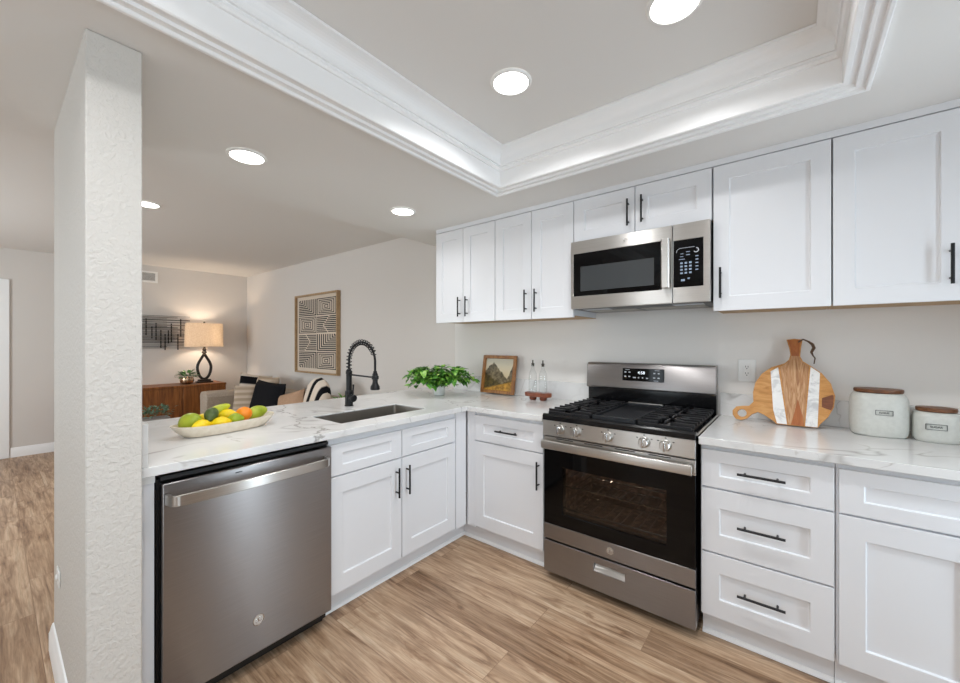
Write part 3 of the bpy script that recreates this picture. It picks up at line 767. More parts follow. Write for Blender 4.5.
for k in range(4): bx(.70+k*.165, .80+k*.165, RF-.0042, RF-.0032, .811, .816).build('vent_slot', 'gap', dt)
mb = MB(); hp = [(-.034, .755), (-.041, .759), (-.044, .782), (-.041, .802), (-.034, .806), (-.028, .802), (-.028, .759)]
mb.prism(hp, lambda a, b: (RX0+.004, RF+a, b), lambda a, b: (RX1-.012, RF+a, b))
for u in (RX0+.02, RX1-.03): mb.box(u-.01, u+.01, RF-.03, RF-.0035, .765, .796)
mb.build('oven_handle', 'steel_light', t, bevel=.002)
# storage drawer with recessed pull
mb = MB()
mb.cells([RX0+.003, .918, 1.081, RX1-.003], [.047, .148, .190, .226], lambda a, b: not (.918 < a < 1.081 and .148 < b < .190), lambda a, b: (a, RF+.04, b), lambda a, b: (a, RF-.004, b))
sd = mb.build('storage_drawer', 'steel', t, bevel=.002)
mb = MB(); mb.prism([(.0, .1485), (.030, .184), (.032, .1895), (.036, .1895), (.036, .1485)], lambda a, b: (.9185, RF+a, b), lambda a, b: (1.0805, RF+a, b))  # face tilted and in lighter steel to look bright with reflected ceiling
mb.build('drawer_pull', 'steel_light', sd)

# ------------------------------------------------------------------ upper cabinets
Fu = FB(-.351)
ZU0, ZU1 = 1.520, 2.262
def upper(u0, u1, doors, label, z0=ZU0, hand=()):
    t = thing('wall_cabinet', label, 'cabinet', ((u0+u1)/2, -.18, z0))
    boxF(Fu, u0+.001, u1-.001, -.3495, 0, z0+.012, ZU1+.006).build('body', 'cab', t)
    boxF(Fu, u0+.001, u1-.001, -.3495, -.002, z0+.008, z0+.0115).build('bottom_panel', 'ply', t)
    for i, (a, b) in enumerate(doors):
        do = shaker(Fu, a, b, z0, ZU1, st=.070, rt=.073).build('door', 'cab', t, bevel=.0015)
        if i < len(hand): pull(Fu, hand[i][0], hand[i][1], .155, True, do)
    return t
upper(-.592, .0205, [(-.590, -.2935), (-.2895, .019)], 'white two-door wall cabinet at the left end, above the potted plant', hand=[(-.323, 1.64), (-.246, 1.64)])
upper(.0225, .6465, [(.0245, .3315), (.3355, .645)], 'white two-door wall cabinet between the left-end cabinet and the microwave', hand=[(.293, 1.645), (.373, 1.645)])
upper(.6485, 1.4165, [(.650, 1.0265), (1.0305, 1.4145)], 'short white two-door wall cabinet above the microwave', z0=1.990, hand=[(.993, 2.113), (1.071, 2.119)])
upper(1.4205, 1.8785, [(1.4225, 1.8765)], 'white single-door wall cabinet just right of the microwave', hand=[(1.456, 1.66)])
upper(1.8805, 2.66, [(1.8825, 2.268), (2.272, 2.655)], 'white wall cabinet at the right edge above the stoneware jars', hand=[(2.222, 1.66), (2.32, 1.66)])
struct(MB().prism([(-.366, 2.2685), (-.366, ZK-.0005), (-.352, ZK-.0005), (-.352, 2.2685)], lambda a, b: (-.594, a, b), lambda a, b: (2.66, a, b)).build('trim_cabinet', 'cab'))
struct(bx(-.592, 2.66, -.35, -.005, 2.2688, ZK-.0005).build('trim_filler', 'cab'))

# ------------------------------------------------------------------ microwave
MX0, MX1, MZ0, MZ1, MF = .6515, 1.4155, 1.568, 1.986, -.42
t = thing('microwave', 'stainless over-the-range microwave with black window and keypad', 'microwave', (1.033, -.2, MZ0))
bx(MX0, MX1, -.385, -.002, MZ0+.006, MZ1).build('housing', 'gap', t)
Fm = FB(MF)
DX = 1.240
mb = MB()
mb.cells([MX0, .668, 1.186, DX-.002], [MZ0, 1.645, 1.910, MZ1], lambda a, b: not (.668 < a < 1.186 and 1.645 < b < 1.910), lambda a, b: (a, -.388, b), lambda a, b: (a, MF, b))
md = mb.build('door', 'steel_light', t, bevel=.002)
gw = bx(.6685, 1.1855, MF+.003, -.39, 1.6455, 1.9095).build('door_glass', 'glass_black', md, bevel=.001)
M['mesh'] = mat('dark_window_mesh', '#3d4042', .28, .2)
bx(.715, 1.145, MF+.0015, MF+.0028, 1.675, 1.826).build('window_screen', 'mesh', gw)
emblem(md, Fm, .985, 1.945, .014, 0)
mb = MB(); hp = [(1.192, -.012), (1.190, -.040), (1.196, -.046), (1.226, -.046), (1.232, -.040), (1.230, -.012)]
mb.prism(hp, lambda a, b: (a, MF+b, 1.648), lambda a, b: (a, MF+b, 1.912))
for z in (1.66, 1.90): mb.box(1.2, 1.222, MF-.014, MF-.0005, z-.01, z+.01)
mb.build('door_handle', 'steel_light', md, bevel=.002)
mb = MB()
mb.cells([DX+.001, DX+.004, 1.385, MX1], [MZ0, 1.650, 1.900, MZ1], lambda a, b: not (DX+.004 < a < 1.385 and 1.65 < b < 1.90), lambda a, b: (a, -.388, b), lambda a, b: (a, MF, b))
ct = mb.build('control_panel', 'steel_light', t, bevel=.002)
kp = bx(DX+.0045, 1.3845, MF+.001, -.39, 1.6505, 1.8995).build('keypad', 'glass_black', ct, bevel=.002)
y0_ = MF+.0002
for r in range(4):
    for c in range(3): bx(1.277+c*.021, 1.289+c*.021, y0_, y0_+.0006, 1.772-r*.0175, 1.781-r*.0175).build('key_mark', 'key', kp)
for r in range(5): bx(1.349, 1.362, y0_, y0_+.0006, 1.804-r*.0175, 1.8095-r*.0175).build('key_mark', 'key', kp)
for u, z, a in ((1.285, 1.797, .014), (1.285, 1.826, .007), (1.314, 1.834, .009), (1.284, 1.811, .008), (1.314, 1.818, .009)): bx(u-a, u+a, y0_, y0_+.0006, z-.0018, z+.0018).build('key_mark', 'key', kp)
bx(1.281, 1.299, y0_, y0_+.0006, 1.681, 1.692).build('key_mark', 'key', kp); bx(1.312, 1.322, y0_, y0_+.0006, 1.690, 1.698).build('key_mark', 'key', kp)
mk = MB()
mk.tube([(1.258, y0_, 1.834), (1.262, y0_, 1.848), (1.275, y0_, 1.856), (1.31, y0_, 1.856), (1.345, y0_, 1.856)], .0012, 6)
for c_ in ((1.352, 1.838),): mk.tube([(c_[0]+.011*math.cos(a*PI/6), y0_, c_[1]+.011*math.sin(a*PI/6)) for a in range(7, 16)], .0022, 6)
mk.build('keypad_arc', 'mark', kp)
# underside: grease filters and lamp cover
un = bx(MX0+.004, MX1-.004, -.38, -.004, MZ0-.0005, MZ0+.0055).build('underside', 'iron', t)
for a, b in ((.70, .86), (1.22, 1.37)): bx(a, b, -.345, -.265, MZ0-.003, MZ0-.0008).build('lamp_cover', 'mark', un)
for a, b in ((.69, .99), (1.02, 1.36)): bx(a, b, -.24, -.06, MZ0-.003, MZ0-.0008).build('grease_filter', 'basin', un)

# ------------------------------------------------------------------ outlets
def outlet(name, label, F, u, z, m='white_plastic', plain=False):
    P = F(u, 0, z)
    t = thing(name, label, 'outlet', P)
    hh = .032 if plain else .063
    boxF(F, u-.042, u+.042, .0005, .006, z-hh, z+hh).build('cover_plate', m, t, bevel=.003)
    if plain:
        P = F(u, .0065, z); MB().lathe([(.012, 0), (.012, .004), (.006, .006), (.001, .006)], P, 16, 'y').build('socket', m, t); return
    rc = boxF(F, u-.018, u+.018, .0062, .0085, z-.036, z+.036).build('receptacle', m, t, bevel=.003)
    mb = MB()
    for dz in (-.019, .019):
        for du in (-.006, .006): boxF(F, u+du-.0012, u+du+.0012, .0086, .0092, z+dz-.001, z+dz+.008, mb)
        boxF(F, u-.0025, u+.0025, .0086, .0092, z+dz-.010, z+dz-.005, mb)
    mb.build('slots', 'gap', rc)
outlet('wall_outlet', 'white electrical outlet on the wall beside the round cutting board', FB(0), 1.538, 1.198)
outlet('wall_outlet', 'small white jack plate low on the hall side of the stub wall', FB(SY0), -.60, .40, plain=True)

# ------------------------------------------------------------------ things on the right counter
t = thing('cutting_board', 'round acacia and marble cutting board with ring handle leaning on the wall', 'cutting board', (1.75, -.15, .932))
ol = [(1.717, .452), (1.749, .456), (1.783, .453), (1.776, .404), (1.773, .360), (1.784, .335), (1.813, .313), (1.857, .276), (1.890, .225), (1.905, .165), (1.900, .108), (1.878, .058), (1.850, .022), (1.840, .002), (1.761, 0), (1.677, 0),
      (1.660, .016), (1.622, .042), (1.597, .052), (1.572, .038), (1.550, .012), (1.525, .001), (1.500, .006), (1.485, .025), (1.484, .05), (1.500, .072), (1.529, .079), (1.558, .082), (1.577, .106), (1.574, .157), (1.584, .211), (1.612, .262), (1.654, .299), (1.709, .322), (1.727, .342), (1.733, .37), (1.728, .408)]
ti = math.atan2(.12, .438); ct_, st_ = math.cos(ti), math.sin(ti)
def BP(a, s, d): return (a, -.148+s*st_-d*ct_, .9325+s*ct_+d*st_ + 0)
th = .016
# outline with the ring's hole: bridge through the ring by cutting it in two polygons
mb = MB()
ringc = (1.5275, .040)
hole = [(ringc[0]+.021*math.cos(2*PI*k/20), ringc[1]+.021*math.sin(2*PI*k/20)) for k in range(20)]
bmf = bmesh.new()
vo = [bmf.verts.new((a, s, 0)) for a, s in ol]; vh = [bmf.verts.new((a, s, 0)) for a, s in hole]
ed = [bmf.edges.new((vo[i], vo[(i+1) % len(vo)])) for i in range(len(vo))] + [bmf.edges.new((vh[i], vh[(i+1) % 20])) for i in range(20)]
bmesh.ops.triangle_fill(bmf, use_beauty=True, use_dissolve=False, edges=ed)
for d in (0, th):
    vm = {v: mb.bm.verts.new(BP(v.co.x, v.co.y, d)) for v in bmf.verts}
    for f in bmf.faces: mb.face([vm[v] for v in f.verts])
    if d == 0: v0m = vm
    else:
        for lp in (vo, vh):
            for i in range(len(lp)):
                a, b = lp[i], lp[(i+1) % len(lp)]; mb.mi = 1; mb.face([v0m[a], v0m[b], vm[b], vm[a]]); mb.mi = 0
bmf.free()
bd = mb.build('board', ['golden', 'acacia_dark'], t)
def inlay(name, q, m, d=.0012): return MB().prism(q, lambda a, s: BP(a, s, th+.0002), lambda a, s: BP(a, s, th+d)).build(name, m, bd)
inlay('centre_plank', [(1.690, .300), (1.712, .318), (1.732, .342), (1.738, .37), (1.733, .408), (1.722, .449), (1.778, .449), (1.771, .404), (1.768, .360), (1.779, .334), (1.808, .309), (1.786, .003), (1.725, .003)], 'acacia')
inlay('marble_strip', [(1.650, .276), (1.682, .299), (1.720, .003), (1.679, .003), (1.663, .07)], 'marble')
inlay('marble_strip', [(1.814, .307), (1.850, .276), (1.838, .003), (1.791, .003)], 'marble')
inlay('dark_plank', [(1.856, .150), (1.897, .170), (1.900, .160), (1.896, .110), (1.890, .092), (1.855, .105)], 'acacia_dark')
inlay('handle_inlay', [(1.722, .449), (1.778, .449), (1.771, .404), (1.768, .362), (1.738, .362), (1.733, .408)], 'acacia_red', .0022)
inlay('foot_inlay', [(1.735, .003), (1.786, .003), (1.782, .05), (1.763, .135), (1.748, .06)], 'acacia_red', .0022)
M['leather'] = mat('brown_leather_cord', '#5c4430', .7)
MB().tube([BP(1.765, .437, th+.002), BP(1.785, .452, th+.005), BP(1.806, .440, th+.006), BP(1.822, .425, .02), BP(1.828, .408, .015), BP(1.818, .385, .01), BP(1.824, .368, .01), BP(1.832, .355, .008), BP(1.828, .325, .008)], [.004, .004, .0045, .007, .0075, .006, .0035, .003, .0025], 8).build('hanging_cord', 'leather', t)

def jar(name, label, x, y, rx, ry, h, lw, txt, lab):
    t = thing(name, label, 'jar', (x, y, CT1))
    n = 40; mb = MB(); rings = []
    pr = [(.86, .0006), (.94, .006), (.985, .02), (1, .05), (1, h*.74), (.985, h*.84), (.945, h*.92), (.87, h*.97), (.80, h)]
    for r, z in pr:
        ring = []
        for k in range(n):
            a = 2*PI*k/n; c, s = math.cos(a), math.sin(a); q = .72
            ring.append(mb.bm.verts.new((x+rx*r*abs(c)**q*(1 if c > 0 else -1), y+ry*r*abs(s)**q*(1 if s > 0 else -1), CT1+z)))
        rings.append(ring)
    for A, B in zip(rings, rings[1:]):
        for k in range(n): mb.face([A[k], A[(k+1) % n], B[(k+1) % n], B[k]])
    mb.face(rings[0]); mb.face(rings[-1])
    mb.build('jar_body', 'stone', t)
    MB().lathe([(.74, h+.0005), (.84, h+.003), (.86, h+.010), (.84, h+.018), (.4, h+.021), (.001, h+.021)] and [(.74*rx, h+.0005), (.84*rx, h+.003), (.86*rx, h+.010), (.84*rx, h+.018), (.4*rx, h+.021), (.001, h+.021)], (x, y, CT1), 40, sy=ry/rx).build('lid', 'lidwood', t)
    # pressed label: a thin raised border with a small word
    lx, lz, a, b = lab; yf = y-ry*.995-.001
    m2 = MB()
    for q in ((lx-a, lx+a, lz+b-.0015, lz+b), (lx-a, lx+a, lz-b, lz-b+.0015), (lx-a, lx-a+.0015, lz-b, lz+b), (lx+a-.0015, lx+a, lz-b, lz+b)): m2.box(q[0], q[1], yf-.0012, yf+.004, q[2], q[3])
    lb = m2.build('label_border', 'mesh', t)
    text('label_text', txt, b*.95, Matrix.Translation((lx, yf-.0004, lz)) @ FACE_Y, 'mesh', lb, .001)
jar('storage_jar', 'large grey stoneware canister with wooden lid, beside the cutting board', 2.052, -.128, .098, .083, .195, 0, 'FLOUR', (2.062, 1.042, .028, .011))
jar('storage_jar', 'small grey stoneware canister with wooden lid at the right edge', 2.228, -.145, .072, .066, .128, 0, 'SUGAR', (2.216, .999, .031, .012))

# ------------------------------------------------------------------ left counter: picture, bottles, plant, fruit
t = thing('framed_picture', 'small wood-framed landscape painting leaning on the backsplash', 'picture', (-.16, -.06, CT1))
ph = .315; pw = .335; px0 = -.330; tp = math.atan2(.05, .31)
def PP(a, s, d): return (px0+a, -.085+s*math.sin(tp)-d*math.cos(tp), CT1+.007+s*math.cos(tp)+d*math.sin(tp)-.0)
mb = MB(); fw = .026
mb.cells([0, fw, pw-fw, pw], [0, fw, ph-fw, ph], lambda a, b: not (fw < a < pw-fw and fw < b < ph-fw), lambda a, b: PP(a, b, 0), lambda a, b: PP(a, b, .024))
mb.build('frame', 'honey', t, bevel=.003)
MB().prism([(fw-.0, fw), (pw-fw, fw), (pw-fw, ph-fw), (fw, ph-fw)], lambda a, b: PP(a, b, .004), lambda a, b: PP(a, b, .008)).build('canvas', 'painting', t)

t = thing('bottle_stand', 'reddish wooden bottle stand with two feet beside the range', 'stand', (.258, -.15, CT1))
mb = MB(); n = 24
def stadium(cx, cy, hw, r):
    p = []
    for s, a0 in ((1, -90), (-1, 90)):
        for i in range(13): q = math.radians(a0+180*i/12); p.append((cx+s*hw+r*math.cos(q), cy+r*math.sin(q)))
    return p
mb.prism(stadium(.258, -.15, .062, .046), lambda a, b: (a, b, .957), lambda a, b: (a, b, .985)); mb.build('tray', 'redwood', t, bevel=.003)
for u in (.215, .301): MB().lathe([(.022, .0006), (.026, .006), (.028, .018), (.024, .0268)], (u, -.15, CT1), 22).build('foot', 'redwood', t)
M['cork'] = mat('steel_pourer', '#4c463e', .3, .8)
for u, lb in ((.213, 'clear glass oil bottle on the wooden stand, left one by the picture'), (.299, 'clear glass oil bottle on the wooden stand, right one nearer the range')):
    b = thing('oil_bottle', lb, 'bottle', (u, -.15, .985), 'oil bottles on the wooden stand')
    MB().lathe([(.028, .0008), (.031, .006), (.031, .12), (.027, .145), (.016, .17), (.0115, .182), (.0115, .20), (.014, .203), (.014, .208)], (u, -.15, .985), 26).build('bottle_glass', 'bottle', b)
    MB().lathe([(.0095, .195), (.0095, .209), (.0125, .210), (.0125, .216), (.005, .219), (.0042, .236), (.006, .240), (.001, .242)], (u, -.15, .985), 16).build('pourer', 'cork', b)

random.seed(5)
def leaf(mb, base, d, up, ln, wd, curl=.25):
    d = Vector(d).normalized(); up = Vector(up); s = d.cross(up)
    s = s.normalized() if s.length > 1e-4 else d.orthogonal().normalized(); nrm = s.cross(d).normalized()
    prof = [(0, 0), (.08, .62), (.3, 1.0), (.55, .82), (.8, .42), (1, 0)]
    Cn, Ls, Rs = [], [], []
    for q, wq in prof:
        c = Vector(base)+d*ln*q-nrm*(curl*ln*q*q)
        Cn.append(mb.bm.verts.new(c))
        if wq: Ls.append(mb.bm.verts.new(c+s*wd*.5*wq+nrm*wd*.14*wq)); Rs.append(mb.bm.verts.new(c-s*wd*.5*wq+nrm*wd*.14*wq))
    for side in (Ls, Rs):
        mb.face([Cn[0], Cn[1], side[0]])
        for i in range(3): mb.face([Cn[i+1], Cn[i+2], side[i+1], side[i]])
        mb.face([Cn[4], Cn[5], side[3]])
# trailing plant in a white pot
pc = Vector((-.515, -.41, CT1))
t = thing('potted_plant', 'trailing green leafy plant in small white pot in the counter corner', 'plant', pc)
MB().lathe([(.040, .0006), (.045, .004), (.050, .04), (.050, .075), (.045, .078), (.042, .07), (.001, .065)], pc, 28).build('pot', 'ceramic', t)
lm = MB(); sm = MB()
for i in range(44):
    a = 2*PI*i/44+random.uniform(-.15, .15); ca, sa = math.cos(a), math.sin(a)
    # vines spread mostly along the wall
    reach = random.uniform(.10, .30)*(1.0 if abs(ca*.78+sa*.62) > .55 else .62); hgt = random.uniform(.06, .16)
    p0 = pc+Vector((ca*.03, sa*.03, .075)); pts = []
    for k in range(8):
        q = k/7; pts.append(p0+Vector((ca*reach*q, sa*reach*q, hgt*math.sin(q*PI*.78)-.03*q*q)))
    pts = [Vector((p.x, min(p.y, -.045), max(p.z, CT1+.02))) for p in pts]
    sm.tube(pts, .0017, 5)
    for k in range(1, 8):
        for sgn in (-1, 1):
            if random.random() < .18: continue
            dd = Vector((ca, sa, 0))*.5+Vector((-sa, ca, 0))*sgn*random.uniform(.4, 1)+Vector((0, 0, random.uniform(-.7, .5)))
            ln = random.uniform(.045, .075); b = pts[k]+Vector((random.uniform(-.008, .008), random.uniform(-.008, .008), random.uniform(0, .012)))
            if (b+dd.normalized()*ln).y > -.03 or (b+dd.normalized()*ln*1.2).z < CT1+.006: continue
            leaf(lm, b, dd, Vector((random.uniform(-.3, .3), random.uniform(-.3, .3), 1)), ln, ln*.78)
for k in range(12):
    a = random.uniform(0, 2*PI); b = pc+Vector((math.cos(a)*.04, math.sin(a)*.04, .13+random.uniform(0, .10)))
    leaf(lm, b, (math.cos(a), math.sin(a), random.uniform(.2, 1.2)), (0, 0, 1), .055, .042)
lm.build('leaves', 'leaf', t); sm.build('stems', 'stem', t)

# fruit bowl
bc = Vector((-.405, -1.985, CT1)); ba = math.atan2(.45, -.07)-PI/2
cb, sb = math.cos(ba), math.sin(ba)
def BL(a, b, z=0): return Vector((bc.x+a*cb-b*sb, bc.y+a*sb+b*cb, CT1+z))
t = thing('fruit_bowl', 'long cream stoneware dish full of fruit on the peninsula', 'bowl', bc)
mb = MB(); n = 48; rings = []
for r, z in ((.70, .0008), (.78, .004), (.90, .022), (1.0, .048), (1.0, .0525), (.965, .0525), (.86, .026), (.72, .012), (.4, .010)):
    ring = []
    for k in range(n):
        a = 2*PI*k/n; c, s = math.cos(a), math.sin(a)
        A = .088*r*(abs(c)**.75)*(1 if c > 0 else -1); B = .228*r*(abs(s)**.75)*(1 if s > 0 else -1)
        zz = z+(.006*abs(s)**3 if z > .02 else 0)
        ring.append(mb.bm.verts.new(BL(A, B, zz)))
    rings.append(ring)
for A, B in zip(rings, rings[1:]):
    for k in range(n): mb.face([A[k], A[(k+1) % n], B[(k+1) % n], B[k]])
mb.face(rings[0]); mb.face(rings[-1]); mb.build('dish', 'bowl', t)
def fr(name, label, cat, mt, a, b, z, dims, rz, shape, stalk=False, ry=0):
    c = BL(a, b, z); o = MB()
    o.ball((0, 0, 0), 1, 1, 1, 26, 16, shape)
    R = Matrix.Rotation(rz+ba, 4, 'Z') @ Matrix.Rotation(ry, 4, 'Y')
    for v in o.bm.verts: v.co = R @ Vector((v.co.x*dims[0], v.co.y*dims[1], v.co.z*dims[2])) + c
    if not stalk: return tag(o.build(name, mt, None, c), label, cat)
    th_ = thing(name, label, cat, c); o.build('flesh', mt, th_)
    tip = R @ Vector((0, 0, dims[2]*.97)) + c; tip2 = R @ Vector((.003, .002, dims[2]*.97+stalk)) + c; MB().tube([tip, tip2], [.005, .003], 8).build('stalk', 'bark', th_); return th_
def lemon_s(p): q = abs(p.z)**7*.22; f = 1-.12*abs(p.z)**3; return (p.x*f, p.y*f, p.z*(1+q))
def round_s(p): return (p.x, p.y, p.z*(.95 if p.z > 0 else .97))
def mango_s(p): f = 1-.16*p.z; return (p.x*f+.12*p.z*p.z, p.y*f, p.z)
def pear_s(p): f = 1-.34*max(0, p.z)-.06*p.z; return (p.x*f, p.y*f, p.z)
H = PI/2
fr('mango', 'large green mango at the left end of the fruit dish', 'fruit', 'mango', -.012, -.150, .067, (.041, .039, .050), .4, mango_s, ry=1.0)
fr('lemon', 'yellow lemon at the front left rim of the fruit dish', 'fruit', 'lemon', .042, -.128, .052, (.027, .027, .036), 1.7, lemon_s, ry=H)
fr('lemon', 'yellow lemon front and centre, right of the dark avocado stalk', 'fruit', 'lemon', .052, -.052, .054, (.027, .027, .036), 1.2, lemon_s, ry=H)
fr('avocado', 'dark green avocado with stalk resting on the lemons', 'fruit', 'avocado', .018, -.078, .088, (.029, .029, .044), -.75, pear_s, .024, ry=2.1)
fr('lemon', 'yellow lemon mostly hidden between the large mango and the avocado', 'fruit', 'lemon', -.035, -.085, .064, (.028, .028, .037), .3, lemon_s, ry=H)
fr('pear', 'long yellow-green fruit lying across the back of the dish', 'fruit', 'pear', -.046, -.020, .096, (.025, .025, .060), 1.35, mango_s, ry=1.15)
fr('lemon', 'yellow lemon behind the small lime, left of the orange', 'fruit', 'lemon', -.010, .008, .074, (.028, .028, .037), .9, lemon_s, ry=H)
fr('lime', 'round green lime at the front of the dish below the orange', 'fruit', 'lime', .048, .015, .058, (.028, .028, .031), 1.0, lemon_s, ry=H)
fr('orange', 'bright orange near the right half of the fruit dish', 'fruit', 'orange', .012, .075, .071, (.037, .037, .036), 0, round_s)
fr('mango', 'long green mango at the right end of the fruit dish', 'fruit', 'mango', -.005, .150, .066, (.033, .030, .056), H, mango_s, ry=1.35)

# ------------------------------------------------------------------ living room
# sideboard
SB = dict(x0=-5.47, x1=-5.0, y0=-2.10, y1=-.46, z1=.755)
t = thing('sideboard', 'walnut sideboard with sliding doors against the far living room wall', 'sideboard', (-5.23, -1.28, 0))
bx(SB['x0'], SB['x1']-.012, SB['y0'], SB['y1'], .14, .722).build('carcass', 'walnut', t)
bx(SB['x0'], SB['x1'], SB['y0']-.006, SB['y1']+.006, .7225, .755).build('top', 'walnut', t, bevel=.003)
for k in range(3):
    a = SB['y0']+.01+k*.547; bx(SB['x1']-.0115, SB['x1']-.002, a, a+.535, .15, .718).build('door', 'walnut', t, bevel=.002)
for a in (SB['y0']+.08, SB['y1']-.08):
    for xx in (SB['x0']+.06, SB['x1']-.07): MB().lathe([(.014, .0), (.022, .1395)], (xx, a, 0), 14).build('leg', 'walnut', t)
# lamp
lx, ly, lz = -5.24, -.672, .7555
t = thing('table_lamp', 'lit table lamp with linen drum shade and dark open teardrop base', 'lamp', (lx, ly, lz))
mb = MB(); mb.box(lx-.06, lx+.06, ly-.10, ly+.10, lz, lz+.022); mb.box(lx-.048, lx+.048, ly-.075, ly+.075, lz+.0222, lz+.05); mb.build('plinth', 'darkwood', t, bevel=.004)
lp = []
for i in range(33):
    q = 2*PI*i/32-PI/2; yy = .088*math.cos(q); zz = math.sin(q)
    h = .185+.185*zz; taper = 1 if zz < 0 else (1-.72*zz**1.5)
    lp.append((lx, ly+yy*taper, lz+.055+h))
MB().tube(lp[:-1], .019, 10, True).build('loop', 'darkwood', t)
MB().lathe([(.018, .405), (.030, .420), (.020, .438), (.036, .458), (.020, .480), (.028, .500), (.014, .53), (.008, .70), (.008, .90), (.013, .905), (.015, .915), (.001, .925)], (lx, ly, lz), 18).build('stem', 'darkwood', t)
zs0, zs1 = 1.30, 1.65
mb = MB(); n = 48
A = [[mb.bm.verts.new((lx+r*math.cos(2*PI*k/n)*.7, ly+r*math.sin(2*PI*k/n), z)) for k in range(n)] for r, z in ((.250, zs0), (.238, zs1), (.235, zs1), (.247, zs0))]
for i in range(4):
    for k in range(n): mb.face([A[i][k], A[i][(k+1) % n], A[(i+1) % 4][(k+1) % n], A[(i+1) % 4][k]])
mb.build('lamp_shade', 'shade', t)
MB().ball((lx, ly, 1.475), .03, .03, .045).build('bulb', 'lens', t)
pd = bpy.data.lights.new('table_lamp_bulb', 'POINT'); pd.energy = 24; pd.color = (1, .80, .60); pd.shadow_soft_size = .045
po = bpy.data.objects.new('table_lamp_bulb', pd); COL.objects.link(po); po.parent = t; po.location = (0.0, 0, 1.475-lz)
# small plant beside the lamp
q0 = Vector((-5.22, -.895, .7555))
t = thing('potted_plant', 'small leafy plant in shiny metal pot beside the lamp', 'plant', q0)
MB().lathe([(.05, .0006), (.075, .012), (.088, .05), (.08, .09), (.072, .095), (.001, .085)], q0, 26).build('pot', 'metalpot', t)
lm = MB()
for i in range(95):
    a = random.uniform(0, 2*PI); e = random.uniform(.15, 1.25); b = q0+Vector((math.cos(a)*.03, math.sin(a)*.03, .09))
    b = b+Vector((math.cos(a)*math.cos(e), math.sin(a)*math.cos(e), math.sin(e)))*random.uniform(.02, .09)
    leaf(lm, b, (math.cos(a)*math.cos(e), math.sin(a)*math.cos(e), math.sin(e)*.7), (0, 0, 1), random.uniform(.05, .075), .03, .4)
lm.build('leaves', 'leaf_dark', t)
# wall sculpture of thin metal rods
t = thing('wall_sculpture', 'dark metal rod wall sculpture beside the lamp', 'wall art', (-5.45, -1.3, 1.52))
M['rod'] = mat('aged_metal_rod', '#2c2826', .45, .6); M['rod_light'] = mat('silver_metal_rod', '#8c8178', .5, .5)
mb = MB(); m2 = MB()
for i in range(26):
    z = 1.27+.49*(i+.5)/26+random.uniform(-.004, .004); a = -1.86+random.uniform(0, .28); b = -.80-random.choice((0, .03, .08, .15, .28)); thk = random.choice((.004, .004, .006, .009))
    (mb if i % 3 else m2).box(-5.455+.006*(i % 3), -5.455+.006*(i % 3)+.005, a, b, z-thk*.6, z+thk*.6)
for i in range(20):
    y = -1.84+.052*i+random.uniform(-.02, .02); z0 = 1.25+random.uniform(0, .22); z1 = z0+random.uniform(.14, .30)
    mb.box(-5.464, -5.457, y-.007, y+.007, z0, min(z1, 1.79))
mb.build('dark_rods', 'rod', t); m2.build('silver_rods', 'rod_light', t)
bx(-5.4795, -5.4645, -1.5, -1.48, 1.3, 1.74).build('mounting_bar', 'rod', t)
# air vent
t = thing('air_vent', 'white air return vent high on the far living room wall', 'vent', (-5.47, -1.37, 2.31))
mb = MB(); mb.cells([-1.56, -1.53, -1.21, -1.18], [2.225, 2.25, 2.36, 2.385], lambda a, b: not (-1.53 < a < -1.21 and 2.25 < b < 2.36), lambda a, b: (-5.4795, a, b), lambda a, b: (-5.466, a, b)); mb.build('frame', 'white_plastic', t)
mb = MB(); mb.box(-5.4792, -5.478, -1.53, -1.21, 2.25, 2.36)
mb.build('backing', 'mesh', t)
mb = MB()
for k in range(9): mb.box(-5.4775, -5.469, -1.529, -1.211, 2.253+k*.012, 2.258+k*.012)
mb.build('louvers', 'white_plastic', t)
# framed pattern art
t = thing('framed_art', 'large framed black and cream geometric print on the living room wall', 'picture', (-3.18, 0, 1.47))
ax0, ax1, az0, az1 = -3.715, -2.64, .950, 2.008
mb = MB(); f = .022
mb.cells([ax0, ax0+f, ax1-f, ax1], [az0, az0+f, az1-f, az1], lambda a, b: not (ax0+f < a < ax1-f and az0+f < b < az1-f), lambda a, b: (a, .0115, b), lambda a, b: (a, -.038, b)); mb.build('frame', 'oakframe', t)
M['paper'] = mat('cream_paper', '#d6c8b8', .85); M['ink'] = mat('black_ink', '#1e1b1c', .8)
pp = bx(ax0+f, ax1-f, -.006, .0113, az0+f, az1-f).build('paper', 'paper', t)
mb = MB(); mg = .06; cw = (ax1-ax0-2*mg)/2; ch = (az1-az0-2*mg)/4; rd = random.Random(11)
def ink(a0, a1, b0, b1):
    if a1-a0 > .003 and b1-b0 > .003: mb.box(a0, a1, -.0072, -.0062, b0, b1)
